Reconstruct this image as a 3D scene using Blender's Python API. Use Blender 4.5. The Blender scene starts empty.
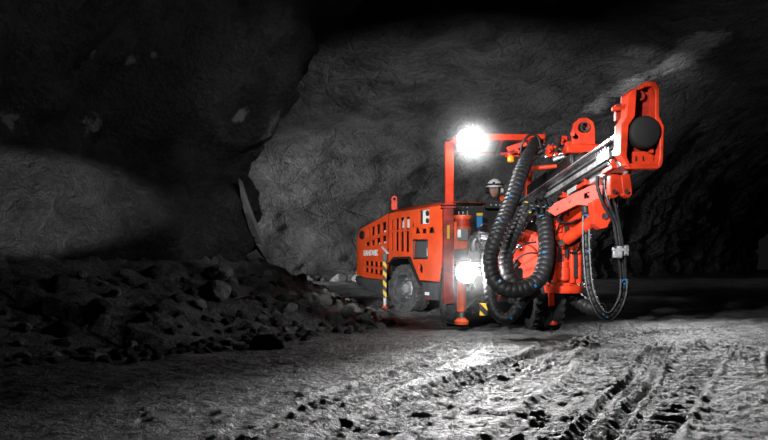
import bpy, bmesh, math, random
from mathutils import Vector, Matrix, noise, geometry
R = math.radians
sc = bpy.context.scene
COL = sc.collection
F = 747.0            # focal length in pixels of the 768 px wide frame
HC = 0.92            # camera height
HY = 262.0           # row of the horizon

# ------------------------------------------------------------------ camera
cd = bpy.data.cameras.new('camera'); cam = bpy.data.objects.new('camera', cd); COL.objects.link(cam)
cam.location = (0, 0, HC); cam.rotation_euler = (R(90), 0, 0)
cd.sensor_width = 36; cd.lens = 36 * F / 768; cd.shift_y = (HY - 220) / 768
cd.clip_end = 300
sc.camera = cam
# ------------------------------------------------------------------ world, lights, exposure
w = bpy.data.worlds.new('cave_dark'); sc.world = w; w.use_nodes = True
w.node_tree.nodes['Background'].inputs[0].default_value = (.02, .02, .02, 1)
w.node_tree.nodes['Background'].inputs[1].default_value = .25
sc.view_settings.view_transform = 'Standard'; sc.view_settings.look = 'None'
sc.view_settings.gamma = 1; sc.view_settings.use_curve_mapping = False
sc.view_settings.exposure = 0.0
sc.cycles.diffuse_bounces = 0; sc.cycles.volume_bounces = 0

def aim(o, target):
    o.rotation_euler = (Vector(target) - o.location).to_track_quat('-Z', 'Y').to_euler()
def spot(name, loc, target, power, angle, blend=.5, size=.2, color=(1, 1, 1)):
    l = bpy.data.lights.new(name, 'SPOT'); l.energy = power; l.spot_size = R(angle); l.spot_blend = blend
    l.shadow_soft_size = size; l.color = color
    o = bpy.data.objects.new(name, l); COL.objects.link(o); o.location = loc; aim(o, target); return o
def area(name, loc, target, power, size, sy=None, spread=180):
    l = bpy.data.lights.new(name, 'AREA'); l.energy = power; l.size = size; l.spread = R(spread)
    if sy: l.shape = 'RECTANGLE'; l.size_y = sy
    o = bpy.data.objects.new(name, l); COL.objects.link(o); o.location = loc; aim(o, target); return o
# unseen spots without fixtures, added to light the rig, walls and floor
spot('unseen_key_light', (-1.7, 2.5, 3.4), (1.7, 10.3, 1.55), 1750, 27, .5, .2)
spot('unseen_side_light', (-2.7, 4.4, 1.7), (.45, 13.6, 1.15), 4200, 19, .45, .12)
spot('unseen_turret_light', (.2, 3.0, 1.5), (2.35, 9.4, 1.15), 520, 13, .7, .08)
spot('unseen_boom_light', (-1.4, 2.6, 3.2), (2.6, 9.0, 1.75), 2300, 23, .5, .12)
spot('back_wall_grazing_light', (-7.0, 21.0, 1.0), (1.5, 26.2, 2.8), 2300, 75, .9, .1)
spot('back_wall_light', (2.2, 15.5, 1.0), (2.0, 26, 4.4), 1500, 120, .9, .2)
spot('unseen_streak_light', (3.6, 14.5, 3.2), (6.9, 19.5, 5.9), 1100, 24, 1, .1)
spot('vault_right_light', (6.5, 12.0, 2.0), (9.5, 20.5, 5.6), 260, 80, 1, .1)
o = spot('pillar_low_light', (1.0, 2.4, .8), (-4.05, 8.3, 1.56), 2500, 9.5, .55, .03); o.scale = (3.3, 1, 1)
o = spot('pillar_foot_light', (2.0, 7.0, 2.6), (-2.35, 11.2, 1.5), 330, 15, .9, .05); o.scale = (1.6, 1, 1)
spot('pillar_corner_light', (2.2, 6.0, 4.6), (-1.9, 11.5, 3.3), 420, 26, 1, .06)
spot('pillar_high_light', (-1.0, 5.0, 5.0), (-4.4, 9.6, 4.2), 75, 75, .9, .1)
spot('floor_right_light', (5.6, 13.5, 2.2), (4.2, 7.0, 0), 620, 80, .9, .08)
spot('side_drift_light', (7.5, 16.0, 2.6), (10.5, 29, 2.6), 80, 60, .9, .1)

# ------------------------------------------------------------------ materials
def mat(name, base, rough=.5, metal=0, var=0, scale=8, bump=0, bscale=40, spec=.5, emit=0, coat=0):
    m = bpy.data.materials.new(name); m.use_nodes = True; nt = m.node_tree
    b = nt.nodes['Principled BSDF']
    b.inputs['Base Color'].default_value = (*base, 1); b.inputs['Roughness'].default_value = rough
    b.inputs['Metallic'].default_value = metal; b.inputs['Specular IOR Level'].default_value = spec
    b.inputs['Coat Weight'].default_value = coat
    if emit:
        b.inputs['Emission Color'].default_value = (*base, 1); b.inputs['Emission Strength'].default_value = emit
    if var or bump:
        tc = nt.nodes.new('ShaderNodeTexCoord')
        n = nt.nodes.new('ShaderNodeTexNoise'); n.inputs['Scale'].default_value = scale; n.inputs['Detail'].default_value = 6
        nt.links.new(tc.outputs['Object'], n.inputs['Vector'])
        if var:
            r = nt.nodes.new('ShaderNodeValToRGB')
            r.color_ramp.elements[0].position = .35; r.color_ramp.elements[1].position = .65
            r.color_ramp.elements[0].color = (*[c * (1 - var) for c in base], 1)
            r.color_ramp.elements[1].color = (*[min(1, c * (1 + var * .4)) for c in base], 1)
            nt.links.new(n.outputs['Fac'], r.inputs['Fac']); nt.links.new(r.outputs['Color'], b.inputs['Base Color'])
        if bump:
            n2 = nt.nodes.new('ShaderNodeTexNoise'); n2.inputs['Scale'].default_value = bscale; n2.inputs['Detail'].default_value = 4
            nt.links.new(tc.outputs['Object'], n2.inputs['Vector'])
            bp = nt.nodes.new('ShaderNodeBump'); bp.inputs['Strength'].default_value = bump; bp.inputs['Distance'].default_value = .02
            nt.links.new(n2.outputs['Fac'], bp.inputs['Height']); nt.links.new(bp.outputs['Normal'], b.inputs['Normal'])
    return m

def rockmat(name, lo, hi, rough=.75, bump=.8, scale=1.0, vein_and_lit=None, spec=.35, dist=.12, stretch=(1, 1, 1), grit=1, gf=.22, crack=.05):
    m = bpy.data.materials.new(name); m.use_nodes = True; nt = m.node_tree; N = nt.nodes; L = nt.links
    b = N['Principled BSDF']; b.inputs['Roughness'].default_value = rough; b.inputs['Specular IOR Level'].default_value = spec
    tc = N.new('ShaderNodeTexCoord'); mp = N.new('ShaderNodeMapping'); mp.inputs['Scale'].default_value = stretch
    L.new(tc.outputs['Object'], mp.inputs['Vector'])
    def nz(s, d=8, r=.6):
        n = N.new('ShaderNodeTexNoise'); n.inputs['Scale'].default_value = s * scale; n.inputs['Detail'].default_value = d
        n.inputs['Roughness'].default_value = r
        L.new(mp.outputs['Vector'], n.inputs['Vector']); return n
    a = nz(1.1, 10, .68); f = nz(14, 6, .7)
    mx = N.new('ShaderNodeMath'); mx.operation = 'MULTIPLY_ADD'; mx.inputs[1].default_value = .45
    L.new(f.outputs['Fac'], mx.inputs[0]); L.new(a.outputs['Fac'], mx.inputs[2])
    rp = N.new('ShaderNodeValToRGB'); rp.color_ramp.elements[0].position = .55; rp.color_ramp.elements[1].position = .9
    rp.color_ramp.elements[0].color = (lo, lo, lo, 1); rp.color_ramp.elements[1].color = (hi, hi, hi, 1)
    L.new(mx.outputs[0], rp.inputs['Fac']); col = rp.outputs['Color']
    if vein_and_lit:
        v = N.new('ShaderNodeTexNoise'); v.inputs['Scale'].default_value = vein_and_lit[0]; v.inputs['Detail'].default_value = 7
        L.new(tc.outputs['Object'], v.inputs['Vector'])
        vr = N.new('ShaderNodeValToRGB'); vr.color_ramp.elements[0].position = vein_and_lit[1]; vr.color_ramp.elements[1].position = vein_and_lit[1] + .03
        L.new(v.outputs['Fac'], vr.inputs['Fac'])
        mc = N.new('ShaderNodeMixRGB'); mc.inputs[2].default_value = (vein_and_lit[2],) * 3 + (1,)
        L.new(vr.outputs['Color'], mc.inputs[0]); L.new(col, mc.inputs[1]); col = mc.outputs[0]
    at = N.new('ShaderNodeAttribute'); at.attribute_name = 'vein_and_lit'  # vertex mask: lit streak and paler patches painted into the colour
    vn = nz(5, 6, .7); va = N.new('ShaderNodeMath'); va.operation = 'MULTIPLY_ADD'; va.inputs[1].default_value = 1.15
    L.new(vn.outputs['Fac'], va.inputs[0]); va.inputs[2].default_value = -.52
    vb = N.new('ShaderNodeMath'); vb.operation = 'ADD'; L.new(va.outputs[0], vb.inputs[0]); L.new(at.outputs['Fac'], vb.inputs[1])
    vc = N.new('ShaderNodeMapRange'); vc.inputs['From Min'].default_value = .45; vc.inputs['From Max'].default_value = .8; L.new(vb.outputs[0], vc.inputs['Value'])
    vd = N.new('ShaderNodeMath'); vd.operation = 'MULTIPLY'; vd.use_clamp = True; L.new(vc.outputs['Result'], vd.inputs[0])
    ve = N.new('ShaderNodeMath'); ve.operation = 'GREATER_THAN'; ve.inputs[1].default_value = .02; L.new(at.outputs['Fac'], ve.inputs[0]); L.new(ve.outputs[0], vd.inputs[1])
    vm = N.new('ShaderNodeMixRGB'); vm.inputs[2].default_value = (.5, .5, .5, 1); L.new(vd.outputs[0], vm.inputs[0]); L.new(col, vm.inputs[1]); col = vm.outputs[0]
    L.new(col, b.inputs['Base Color'])
    vo = N.new('ShaderNodeTexVoronoi'); vo.feature = 'DISTANCE_TO_EDGE'; vo.inputs['Scale'].default_value = 1.3 * scale
    L.new(mp.outputs['Vector'], vo.inputs['Vector'])
    cr = N.new('ShaderNodeMapRange'); cr.inputs['From Max'].default_value = .05
    L.new(vo.outputs['Distance'], cr.inputs['Value'])
    n1 = nz(3.2, 9, .65); n2 = nz(28 * grit, 5, .7)
    s1 = N.new('ShaderNodeMath'); s1.operation = 'MULTIPLY_ADD'; s1.inputs[1].default_value = gf
    L.new(n2.outputs['Fac'], s1.inputs[0]); L.new(n1.outputs['Fac'], s1.inputs[2])
    s2 = N.new('ShaderNodeMath'); s2.operation = 'MULTIPLY_ADD'; s2.inputs[1].default_value = crack
    L.new(cr.outputs['Result'], s2.inputs[0]); L.new(s1.outputs[0], s2.inputs[2])
    bp = N.new('ShaderNodeBump'); bp.inputs['Strength'].default_value = bump; bp.inputs['Distance'].default_value = dist
    L.new(s2.outputs[0], bp.inputs['Height']); L.new(bp.outputs['Normal'], b.inputs['Normal'])
    return m

M = {}
M['wall'] = rockmat('blasted_rock', .05, .19, bump=1, scale=.9, dist=.75, gf=.45, grit=.28, crack=.10, spec=.2, vein_and_lit=(1.4, .72, .34))
M['pillar'] = rockmat('pillar_rock', .05, .16, bump=1, scale=1.2, dist=.7, gf=.6, grit=.42, crack=0, spec=.2, vein_and_lit=(1.7, .71, .5))
M['vein_and_lit'] = rockmat('lit_streak_rock', .3, .6, bump=.6, scale=2)  # pale rock tone for the painted lit streak
M['slab'] = rockmat('lit_face_rock', .2, .42, bump=.6, scale=2)  # pale tone stands in for the lit corner face
M['floor'] = rockmat('mine_floor', .035, .42, rough=.5, bump=1, scale=2.2, spec=.6, dist=.16, grit=.36, gf=.8, crack=0)
M['rubble'] = rockmat('rubble_rock', .06, .18, rough=.8, bump=.8, scale=3, dist=.12, grit=.3, gf=.4, spec=.15)
M['rubble_pale'] = rockmat('rubble_pale_rock', .2, .42, rough=.8, bump=.6, scale=3, dist=.05)
RED = (.84, .055, .017)
M['red'] = mat('orange_red_paint', RED, .42, var=.3, scale=6, bump=.03, spec=.3)
M['body'] = mat('orange_red_body_paint', (.86, .095, .025), .36, var=.15, scale=4, bump=.03, spec=.5)
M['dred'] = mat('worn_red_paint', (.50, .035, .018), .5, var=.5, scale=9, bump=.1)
M['orange'] = mat('orange_paint', (.85, .12, .03), .4, var=.2, scale=6)
M['black'] = mat('black_steel', (.018, .018, .019), .45, var=.3, bump=.05)
M['matt'] = mat('matt_black', (.010, .010, .010), .75)
M['hose'] = mat('black_spiral_guard', (.022, .022, .024), .5, var=.4, scale=14, bump=.15, bscale=60, spec=.4)
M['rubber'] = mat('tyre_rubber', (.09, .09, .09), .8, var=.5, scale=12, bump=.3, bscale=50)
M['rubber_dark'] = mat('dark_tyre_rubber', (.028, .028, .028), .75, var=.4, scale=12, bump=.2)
M['wire'] = mat('pale_grey_wire', (.22, .22, .23), .5)
M['hub'] = mat('bright_hub', (.42, .43, .45), .45, metal=.2, var=.3)
M['lining'] = mat('pale_roof_lining', (.32, .32, .33), .5, var=.4)
M['rim'] = mat('dusty_rim', (.13, .135, .14), .5, metal=.2, var=.4)
M['grey'] = mat('dark_grey_paint', (.07, .075, .08), .5, var=.3)
M['alu'] = mat('bare_aluminium', (.72, .72, .74), .42, metal=.55, var=.4, scale=14, bump=.06)
M['steel'] = mat('bright_steel', (.62, .62, .64), .25, metal=.9, var=.2)
M['dsteel'] = mat('oily_steel', (.16, .16, .17), .4, metal=.8, var=.5, scale=14)
M['blue'] = mat('blue_band', (.02, .22, .55), .4)
M['yellow'] = mat('yellow_paint', (.75, .50, .03), .5)
M['amber'] = mat('amber_lens', (1, .30, .01), .25, emit=.6)
M['white'] = mat('white_plastic', (.75, .75, .75), .45)
M['wlabel'] = mat('white_label', (.78, .78, .76), .5)
M['glass'] = mat('instrument_glass', (.10, .12, .13), .08)
M['screen'] = mat('grille_mesh', (.16, .17, .18), .4, metal=.5)
M['skin'] = mat('skin', (.52, .29, .20), .55)
M['hivis'] = mat('hi_vis_orange', (.90, .10, .02), .7)
M['navy'] = mat('dark_workwear', (.02, .022, .03), .8)
M['reflect'] = mat('reflective_tape', (.75, .76, .74), .35)
M['hair'] = mat('dark_hair', (.03, .02, .015), .7)
M['lens'] = mat('safety_lens', (.5, .55, .6), .1); M['lens'].node_tree.nodes['Principled BSDF'].inputs['Alpha'].default_value = .22
def emis(name, s):
    m = bpy.data.materials.new(name); m.use_nodes = True; nt = m.node_tree; nt.nodes.clear()
    e = nt.nodes.new('ShaderNodeEmission'); o = nt.nodes.new('ShaderNodeOutputMaterial')
    e.inputs[1].default_value = s; nt.links.new(e.outputs[0], o.inputs[0]); return m
M['lamp'] = emis('lit_lamp_glass', 60)
def stripemat():
    m = bpy.data.materials.new('hazard_stripes'); m.use_nodes = True; nt = m.node_tree; b = nt.nodes['Principled BSDF']
    tc = nt.nodes.new('ShaderNodeTexCoord'); wv = nt.nodes.new('ShaderNodeTexWave'); wv.bands_direction = 'DIAGONAL'
    wv.inputs['Scale'].default_value = 3.4
    rp = nt.nodes.new('ShaderNodeValToRGB'); rp.color_ramp.interpolation = 'CONSTANT'
    rp.color_ramp.elements[0].color = (.015, .015, .015, 1); rp.color_ramp.elements[1].position = .5; rp.color_ramp.elements[1].color = (.8, .5, .02, 1)
    nt.links.new(tc.outputs['Object'], wv.inputs['Vector']); nt.links.new(wv.outputs['Fac'], rp.inputs['Fac']); nt.links.new(rp.outputs['Color'], b.inputs['Base Color'])
    return m
M['hazard'] = stripemat()

# ------------------------------------------------------------------ helpers
def P(px, py, d):                     # a point of the place seen at that column and row, d metres away
    return Vector(((px - 384) / F * d, d, HC + (HY - py) / F * d))
def frame(o, x, z=None, y=None):
    """matrix with origin o, x axis x, z up-ish hint"""
    x = Vector(x).normalized()
    if z is not None:
        z = Vector(z); y = z.cross(x).normalized(); z = x.cross(y)
    else:
        y = Vector(y); z = x.cross(y).normalized(); y = z.cross(x)
    m = Matrix((x, y, z)).transposed().to_4x4(); m.translation = Vector(o); return m
def axis_frame(p0, p1, up=(0, 0, 1)):  # z along p0->p1
    p0, p1 = Vector(p0), Vector(p1); z = (p1 - p0).normalized(); up = Vector(up)
    if abs(z.dot(up)) > .98: up = Vector((0, 1, 0))
    x = up.cross(z).normalized(); y = z.cross(x)
    m = Matrix((x, y, z)).transposed().to_4x4(); m.translation = p0; return m

class MB:
    def __init__(s): s.v = []; s.f = []; s.mi = []; s.cur = 0; s.bev = 0
    def add(s, vs, fs, mtx=None):
        n = len(s.v)
        s.v += [(mtx @ Vector(p)) if mtx else Vector(p) for p in vs]
        s.f += [tuple(n + i for i in f) for f in fs]; s.mi += [s.cur] * len(fs); return s
    def box(s, c, size, m=None):
        a, b, d = [q / 2 for q in size]; c = Vector(c)
        vs = [c + Vector((x, y, z)) for x in (-a, a) for y in (-b, b) for z in (-d, d)]
        return s.add(vs, [(0, 1, 3, 2), (4, 6, 7, 5), (0, 4, 5, 1), (2, 3, 7, 6), (0, 2, 6, 4), (1, 5, 7, 3)], m)
    def bar(s, p0, p1, wx, wy, up=(0, 0, 1)):
        m = axis_frame(p0, p1, up); L = (Vector(p1) - Vector(p0)).length
        return s.box((0, 0, L / 2), (wx, wy, L), m)
    def cyl(s, p0, p1, r0, r1=None, n=20, cap=True):
        r1 = r0 if r1 is None else r1; L = (Vector(p1) - Vector(p0)).length
        return s.lathe(p0, p1, [(0, r0), (L, r1)], n, cap)
    def lathe(s, p0, p1, prof, n=28, cap=True):   # prof: list (h, r) along the axis
        m = axis_frame(p0, p1); vs = []; fs = []
        for h, r in prof:
            for k in range(n):
                a = 2 * math.pi * k / n; vs.append((r * math.cos(a), r * math.sin(a), h))
        for i in range(len(prof) - 1):
            for k in range(n):
                k2 = (k + 1) % n; fs.append((i * n + k, i * n + k2, (i + 1) * n + k2, (i + 1) * n + k))
        if cap:
            fs.append(tuple(range(n - 1, -1, -1))); fs.append(tuple((len(prof) - 1) * n + k for k in range(n)))
        return s.add(vs, fs, m)
    def prism(s, poly, h0, h1, m=None):           # poly in local xy, extruded along local z
        n = len(poly); vs = [(x, y, h0) for x, y in poly] + [(x, y, h1) for x, y in poly]
        fs = [tuple(range(n - 1, -1, -1)), tuple(range(n, 2 * n))] + [(i, (i + 1) % n, n + (i + 1) % n, n + i) for i in range(n)]
        return s.add(vs, fs, m)
    def tube(s, pts, rf, n=12, cap=True):
        """pts: dense list of Vectors, rf(arclength)->radius"""
        vs = []; fs = []; L = 0; up = Vector((.13, .2, 1)).normalized()
        for i, p in enumerate(pts):
            t = (pts[min(i + 1, len(pts) - 1)] - pts[max(i - 1, 0)]).normalized()
            x = up - t * up.dot(t)
            if x.length < .05: x = Vector((1, 0, 0)) - t * t.x
            x.normalize(); y = t.cross(x); up = x
            if i: L += (p - pts[i - 1]).length
            r = rf(L)
            for k in range(n):
                a = 2 * math.pi * k / n; vs.append(p + x * (r * math.cos(a)) + y * (r * math.sin(a)))
        for i in range(len(pts) - 1):
            for k in range(n):
                k2 = (k + 1) % n; fs.append((i * n + k, i * n + k2, (i + 1) * n + k2, (i + 1) * n + k))
        if cap: fs.append(tuple(range(n - 1, -1, -1))); fs.append(tuple((len(pts) - 1) * n + k for k in range(n)))
        return s.add(vs, fs)
    def mesh(s, me, m=None):
        s.bev = me.get('bev', 0)
        return s.add([v.co.copy() for v in me.vertices], [tuple(p.vertices) for p in me.polygons], m)
    def build(s, name, material, parent=None, bevel=0, ang=35, recalc=True):
        me = bpy.data.meshes.new(name); o = bpy.data.objects.new(name, me); COL.objects.link(o)
        org = Vector((0, 0, 0))
        if parent is not None: o.parent = parent; org = worldloc(parent)
        elif s.v:
            xs = [v.x for v in s.v]; ys = [v.y for v in s.v]; zs = [v.z for v in s.v]
            org = Vector(((min(xs) + max(xs)) / 2, (min(ys) + max(ys)) / 2, min(zs))); o.location = org
        me.from_pydata([v - org for v in s.v], [], s.f)
        if recalc:
            bm = bmesh.new(); bm.from_mesh(me); bmesh.ops.recalc_face_normals(bm, faces=bm.faces); bm.to_mesh(me); bm.free()
        for mm in (material if isinstance(material, (list, tuple)) else [material]): me.materials.append(mm)
        for p, k in zip(me.polygons, s.mi): p.use_smooth = True; p.material_index = k
        me.set_sharp_from_angle(angle=R(ang)); me.update()
        bevel = bevel or s.bev
        if bevel:
            bv = o.modifiers.new('bevel', 'BEVEL'); bv.width = bevel; bv.segments = 2; bv.limit_method = 'ANGLE'; bv.angle_limit = R(40)
        return o
def worldloc(o):
    v = Vector((0, 0, 0))
    while o is not None: v += o.location; o = o.parent
    return v
def spline(pts, step=.03):
    pts = [Vector(p) for p in pts]; out = []
    q = [pts[0] * 2 - pts[1]] + pts + [pts[-1] * 2 - pts[-2]]
    for i in range(1, len(q) - 2):
        a, b, c, d = q[i - 1:i + 3]; n = max(2, int((c - b).length / step))
        for k in range(n):
            t = k / n
            out.append(.5 * ((2 * b) + (c - a) * t + (2 * a - 5 * b + 4 * c - d) * t * t + (3 * b - a - 3 * c + d) * t ** 3))
    out.append(pts[-1]); return out
def inside(p, poly):
    x, y = p; c = False
    for (ax, ay), (bx, by) in zip(poly, poly[1:] + poly[:1]):
        if (ay > y) != (by > y) and x < (bx - ax) * (y - ay) / (by - ay) + ax: c = not c
    return c
def plate(outline, holes, th, bev=.004, res=6):
    """flat plate with holes; local xy outline, thickness th centred on z; returns mesh"""
    vs = []; es = []
    for poly in [outline] + holes:
        n = len(vs); vs += [Vector(p) for p in poly]; es += [(n + k, n + (k + 1) % len(poly)) for k in range(len(poly))]
    v2, e2, f2, *_ = geometry.delaunay_2d_cdt(vs, es, [], 0, 1e-6)
    keep = []
    for f in f2:
        c = sum((v2[k] for k in f), Vector((0, 0))) / len(f)
        if inside(c, outline) and not any(inside(c, h) for h in holes): keep.append(tuple(f))
    cnt = {}
    for f in keep:
        for a, b in zip(f, f[1:] + f[:1]): cnt[(a, b)] = 1
    n = len(v2); h = th / 2
    V = [(v.x, v.y, h) for v in v2] + [(v.x, v.y, -h) for v in v2]
    Fs = keep + [tuple(n + k for k in f[::-1]) for f in keep] + [(b, a, a + n, b + n) for a, b in cnt if (b, a) not in cnt]
    me = bpy.data.meshes.new('tmp'); me.from_pydata(V, [], Fs)
    bm = bmesh.new(); bm.from_mesh(me); bmesh.ops.dissolve_limit(bm, angle_limit=.01, verts=bm.verts, edges=bm.edges); bm.to_mesh(me); bm.free()
    me['bev'] = bev; return me
def text_mesh(t, size, th=.004, space=1.0):
    cu = bpy.data.curves.new('tmp', 'FONT'); cu.body = t; cu.size = size; cu.extrude = th; cu.offset = size * .03
    cu.space_character = space; cu.align_x = 'CENTER'; cu.align_y = 'CENTER'
    o = bpy.data.objects.new('tmp', cu); COL.objects.link(o)
    dg = bpy.context.evaluated_depsgraph_get(); dg.update()
    me = bpy.data.meshes.new_from_object(o.evaluated_get(dg)); bpy.data.objects.remove(o); return me
def circle(cx, cy, r, n=24): return [(cx + r * math.cos(2 * math.pi * k / n), cy + r * math.sin(2 * math.pi * k / n)) for k in range(n)]
def empty(name, loc, label=None, cat=None, group=None):
    o = bpy.data.objects.new(name, None); COL.objects.link(o); o.location = loc; o.empty_display_size = .2
    if label: o['label'] = label; o['category'] = cat
    if group: o['group'] = group
    return o
def fbm(p, s, oct=4, h=.9):
    return noise.fractal(Vector(p) * s, h, 2.1, oct)
def ridge(p, s): return noise.ridged_multi_fractal(Vector(p) * s, .9, 2.1, 4, 1.0, 2.0)

# ------------------------------------------------------------------ the mine: walls, vault, floor
def grid_obj(name, rows, material, smooth=True, palef=None):
    nr = len(rows); nc = len(rows[0]); vs = [p for r in rows for p in r]
    fs = [(i * nc + j, i * nc + j + 1, (i + 1) * nc + j + 1, (i + 1) * nc + j) for i in range(nr - 1) for j in range(nc - 1)]
    me = bpy.data.meshes.new(name); me.from_pydata(vs, [], fs); me.materials.append(material)
    for p in me.polygons: p.use_smooth = smooth
    if palef:
        at = me.attributes.new('vein_and_lit', 'FLOAT', 'POINT'); at.data.foreach_set('value', [palef(v) for v in vs])
    o = bpy.data.objects.new(name, me); COL.objects.link(o); o['kind'] = 'structure'; return o
def near_line(q, pts, r):
    best = 9e9
    for a, b in zip(pts, pts[1:]):
        ab = b - a; t = max(0, min(1, (q - a).dot(ab) / ab.length_squared)); best = min(best, (q - a - ab * t).length / r)
    return max(0, 1 - best)
def resample(path, step):
    out = spline([(x, y, 0) for x, y in path], step); acc = [out[0]]
    for p in out[1:]:
        if (p - acc[-1]).length >= step * .9: acc.append(p)
    return acc

# back wall that leans over into the vault, and turns at the right into the side drift
back_path = resample([(-13, 27), (-9, 26.6), (-5, 26.2), (-2, 26.4), (2, 26.2), (5, 26.3), (6.9, 26.1), (7.7, 26.6), (8.6, 28), (12, 32.5), (16, 38.5), (24, 51), (30, 60)], .13)
nv = 130; rows = []
for i, p in enumerate(back_path):
    t = (back_path[min(i + 2, len(back_path) - 1)] - back_path[max(0, i - 2)]).normalized()
    n = Vector((t.y, -t.x, 0)); row = []
    s2 = max(0, min(1, (p.x - 7.2) / 2))              # 0 back wall, 1 side drift
    reach = 16 * (1 - s2) + 9 * s2; H = 7.2 * (1 - s2) + 7.0 * s2
    for k in range(nv):
        a = k / (nv - 1) * math.pi / 2
        off = reach * (1 - math.cos(a) ** .8); z = H * math.sin(a) ** .85 - .4
        q = p + n * off + Vector((0, 0, z))
        calm = min(1, max(.25, 1 - z / 8))
        d = fbm(q, .22, 3) * .9 * calm + fbm(q + Vector((9, 0, 0)), .8, 5) * .42 * calm - abs(fbm(Vector((q.x + 3 - q.z * .5, q.y, q.z * 1.5)), .5, 5)) * .8 * calm
        if s2 > .3:
            d += -abs(fbm(Vector((q.x * 1.0, q.y * 1.0, q.z * .25 + 4)), .6, 3)) * .9 * (1 if z < 5 else .3)
        nn = n * math.cos(a) + Vector((0, 0, -1)) * math.sin(a)
        row.append(q + nn * d)
    rows.append(row)
LIT_STREAK = [Vector(p) for p in ((5.98, 21.4, 5.25), (6.34, 20.76, 5.5), (6.54, 20.27, 5.64), (6.9, 19.75, 5.81), (7.27, 19.32, 5.99), (7.34, 18.52, 6.05), (7.44, 17.49, 6.16))]  # light streak along the vault edge, painted into the wall colour
grid_obj('wall_back', rows, M['wall'], palef=lambda q: 1.25 * near_line(q, LIT_STREAK, .5) if q.z > 4 else 0)

# rock pillar on the left
left_path_pts = [(-9.5, -3), (-7.6, 2), (-5.6, 5.8), (-4.3, 8.4), (-2.9, 10.6), (-2.05, 12.0), (-2.15, 13.1), (-3.2, 15), (-6, 20), (-13, 27)]
left_path = resample(left_path_pts, .075)
def left_prof(z, c):   # inward offset by height; c = 1 at the corner, 0 far to the camera side
    pts = [(-.3, .5), (.5, .0), (1.0, -.2), (1.6, -.16), (2.0, -.1), (2.25, -.32), (2.6, -.33), (3.0, -.05), (3.5, .3), (4.2, .8), (5.0, 1.2), (6.0, 1.9), (6.7, 3.2), (7.0, 5.0)]
    for (a, x), (b, y) in zip(pts, pts[1:]):
        if z <= b: return x + (y - x) * (z - a) / (b - a)
    return 5.0
rows = []; nz_ = 120
for i, p in enumerate(left_path):
    t = (left_path[min(i + 3, len(left_path) - 1)] - left_path[max(0, i - 3)]).normalized()
    n = Vector((t.y, -t.x, 0)); row = []
    for k in range(nz_):
        z = -.3 + 7.3 * k / (nz_ - 1)
        off = left_prof(z, 1)
        q = Vector((p.x, p.y, z))
        d = fbm(q, .55, 4) * .38 + fbm(q + Vector((5, 5, 5)), 1.8, 5) * .16 - abs(fbm(q + Vector((1, 7, 2)), 1.0, 3)) * .35
        d += (.12 * noise.voronoi(q * 2.2)[0][0]) * (1 if z < 2.3 else .5)
        row.append(q + n * (off + d))
    rows.append(row)
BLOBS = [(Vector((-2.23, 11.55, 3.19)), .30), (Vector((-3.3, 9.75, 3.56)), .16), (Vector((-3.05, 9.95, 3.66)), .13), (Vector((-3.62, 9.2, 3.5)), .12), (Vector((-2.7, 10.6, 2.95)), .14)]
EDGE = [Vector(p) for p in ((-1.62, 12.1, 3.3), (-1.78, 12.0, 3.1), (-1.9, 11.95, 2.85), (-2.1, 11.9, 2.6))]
grid_obj('wall_left', rows, M['pillar'], palef=lambda q: max([near_line(q, EDGE, .22)] + [max(0, 1 - (q - c).length / r_) for c, r_ in BLOBS]) if 2.3 < q.z < 4 else 0)  # paler tone on the patches and along the corner edge

rows = []
for i in range(60):
    y = -4 + 68 * i / 59; row = []
    for j in range(40):
        z = -.3 + 8.5 * j / 39; x = 10.5 + max(0, y - 3) * .56 - max(0, z - 3) ** 1.5 * .35
        q = Vector((x, y, z)); row.append(q + Vector((-1, 0, 0)) * fbm(q, .5, 4) * .6)
    rows.append(row)
grid_obj('wall_right', rows, M['wall'])
rows = []
for i in range(70):
    y = -5 + 68 * i / 69; row = []
    for j in range(60):
        x = -14 + 58 * j / 59; q = Vector((x, y, 7.3)); row.append(q + Vector((0, 0, 1)) * fbm(q, .4, 3) * .3)
    rows.append(row)
grid_obj('ceiling', rows, M['wall'])

# floor height
def seg_dist(x, y, path):
    best = 9e9
    for (ax, ay), (bx, by) in zip(path, path[1:]):
        dx, dy = bx - ax, by - ay; t = max(0, min(1, ((x - ax) * dx + (y - ay) * dy) / (dx * dx + dy * dy)))
        d = math.hypot(x - ax - t * dx, y - ay - t * dy)
        if d < best: best = d
    return best
def G(px, py):
    y = HC * F / (py - HY); return ((px - 384) / F * y, y)
TRACKS = [  # path, half width, lug pitch, depth, kind
    ([(2.05, 9.2), G(556, 352), G(500, 374), G(440, 402), G(350, 440), G(290, 475)], .20, .125, 0.019, 'lug'),
    ([(2.4, 8.2), G(605, 372), G(575, 402), G(538, 440), G(505, 475)], .23, .14, 0.028, 'lug'),
    ([(3.3, 8.8), G(648, 368), G(620, 402), G(592, 440), G(570, 475)], .12, .05, .016, 'rib'),
    ([(4.2, 9.3), G(690, 372), G(660, 405), G(634, 440), G(610, 475)], .19, .13, 0.023, 'lug'),
    ([(1.02, 9.2), G(452, 352), G(405, 372), G(345, 400), G(270, 440)], .19, .125, .02, 'lug'),
    ([(12, 16), (7.0, 12.4), (4.0, 10.0), (2.6, 8.9), (1.4, 7.0), G(470, 378), G(380, 415)], .17, .11, .018, 'rib'),
    ([(12, 14.4), (7.2, 10.8), (4.6, 8.2), (3.4, 6.2), (2.6, 4.2)], .18, .12, 0.019, 'lug'),
]
TR = []
for path, hw, pitch, dep, kind in TRACKS:
    pts = spline([(x, y, 0) for x, y in path], .12); cum = [0]
    for a, b in zip(pts, pts[1:]): cum.append(cum[-1] + (b - a).length)
    TR.append((pts, cum, hw, pitch, dep, kind, min(p.x for p in pts) - .5, max(p.x for p in pts) + .5, min(p.y for p in pts) - .5, max(p.y for p in pts) + .5))
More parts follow.
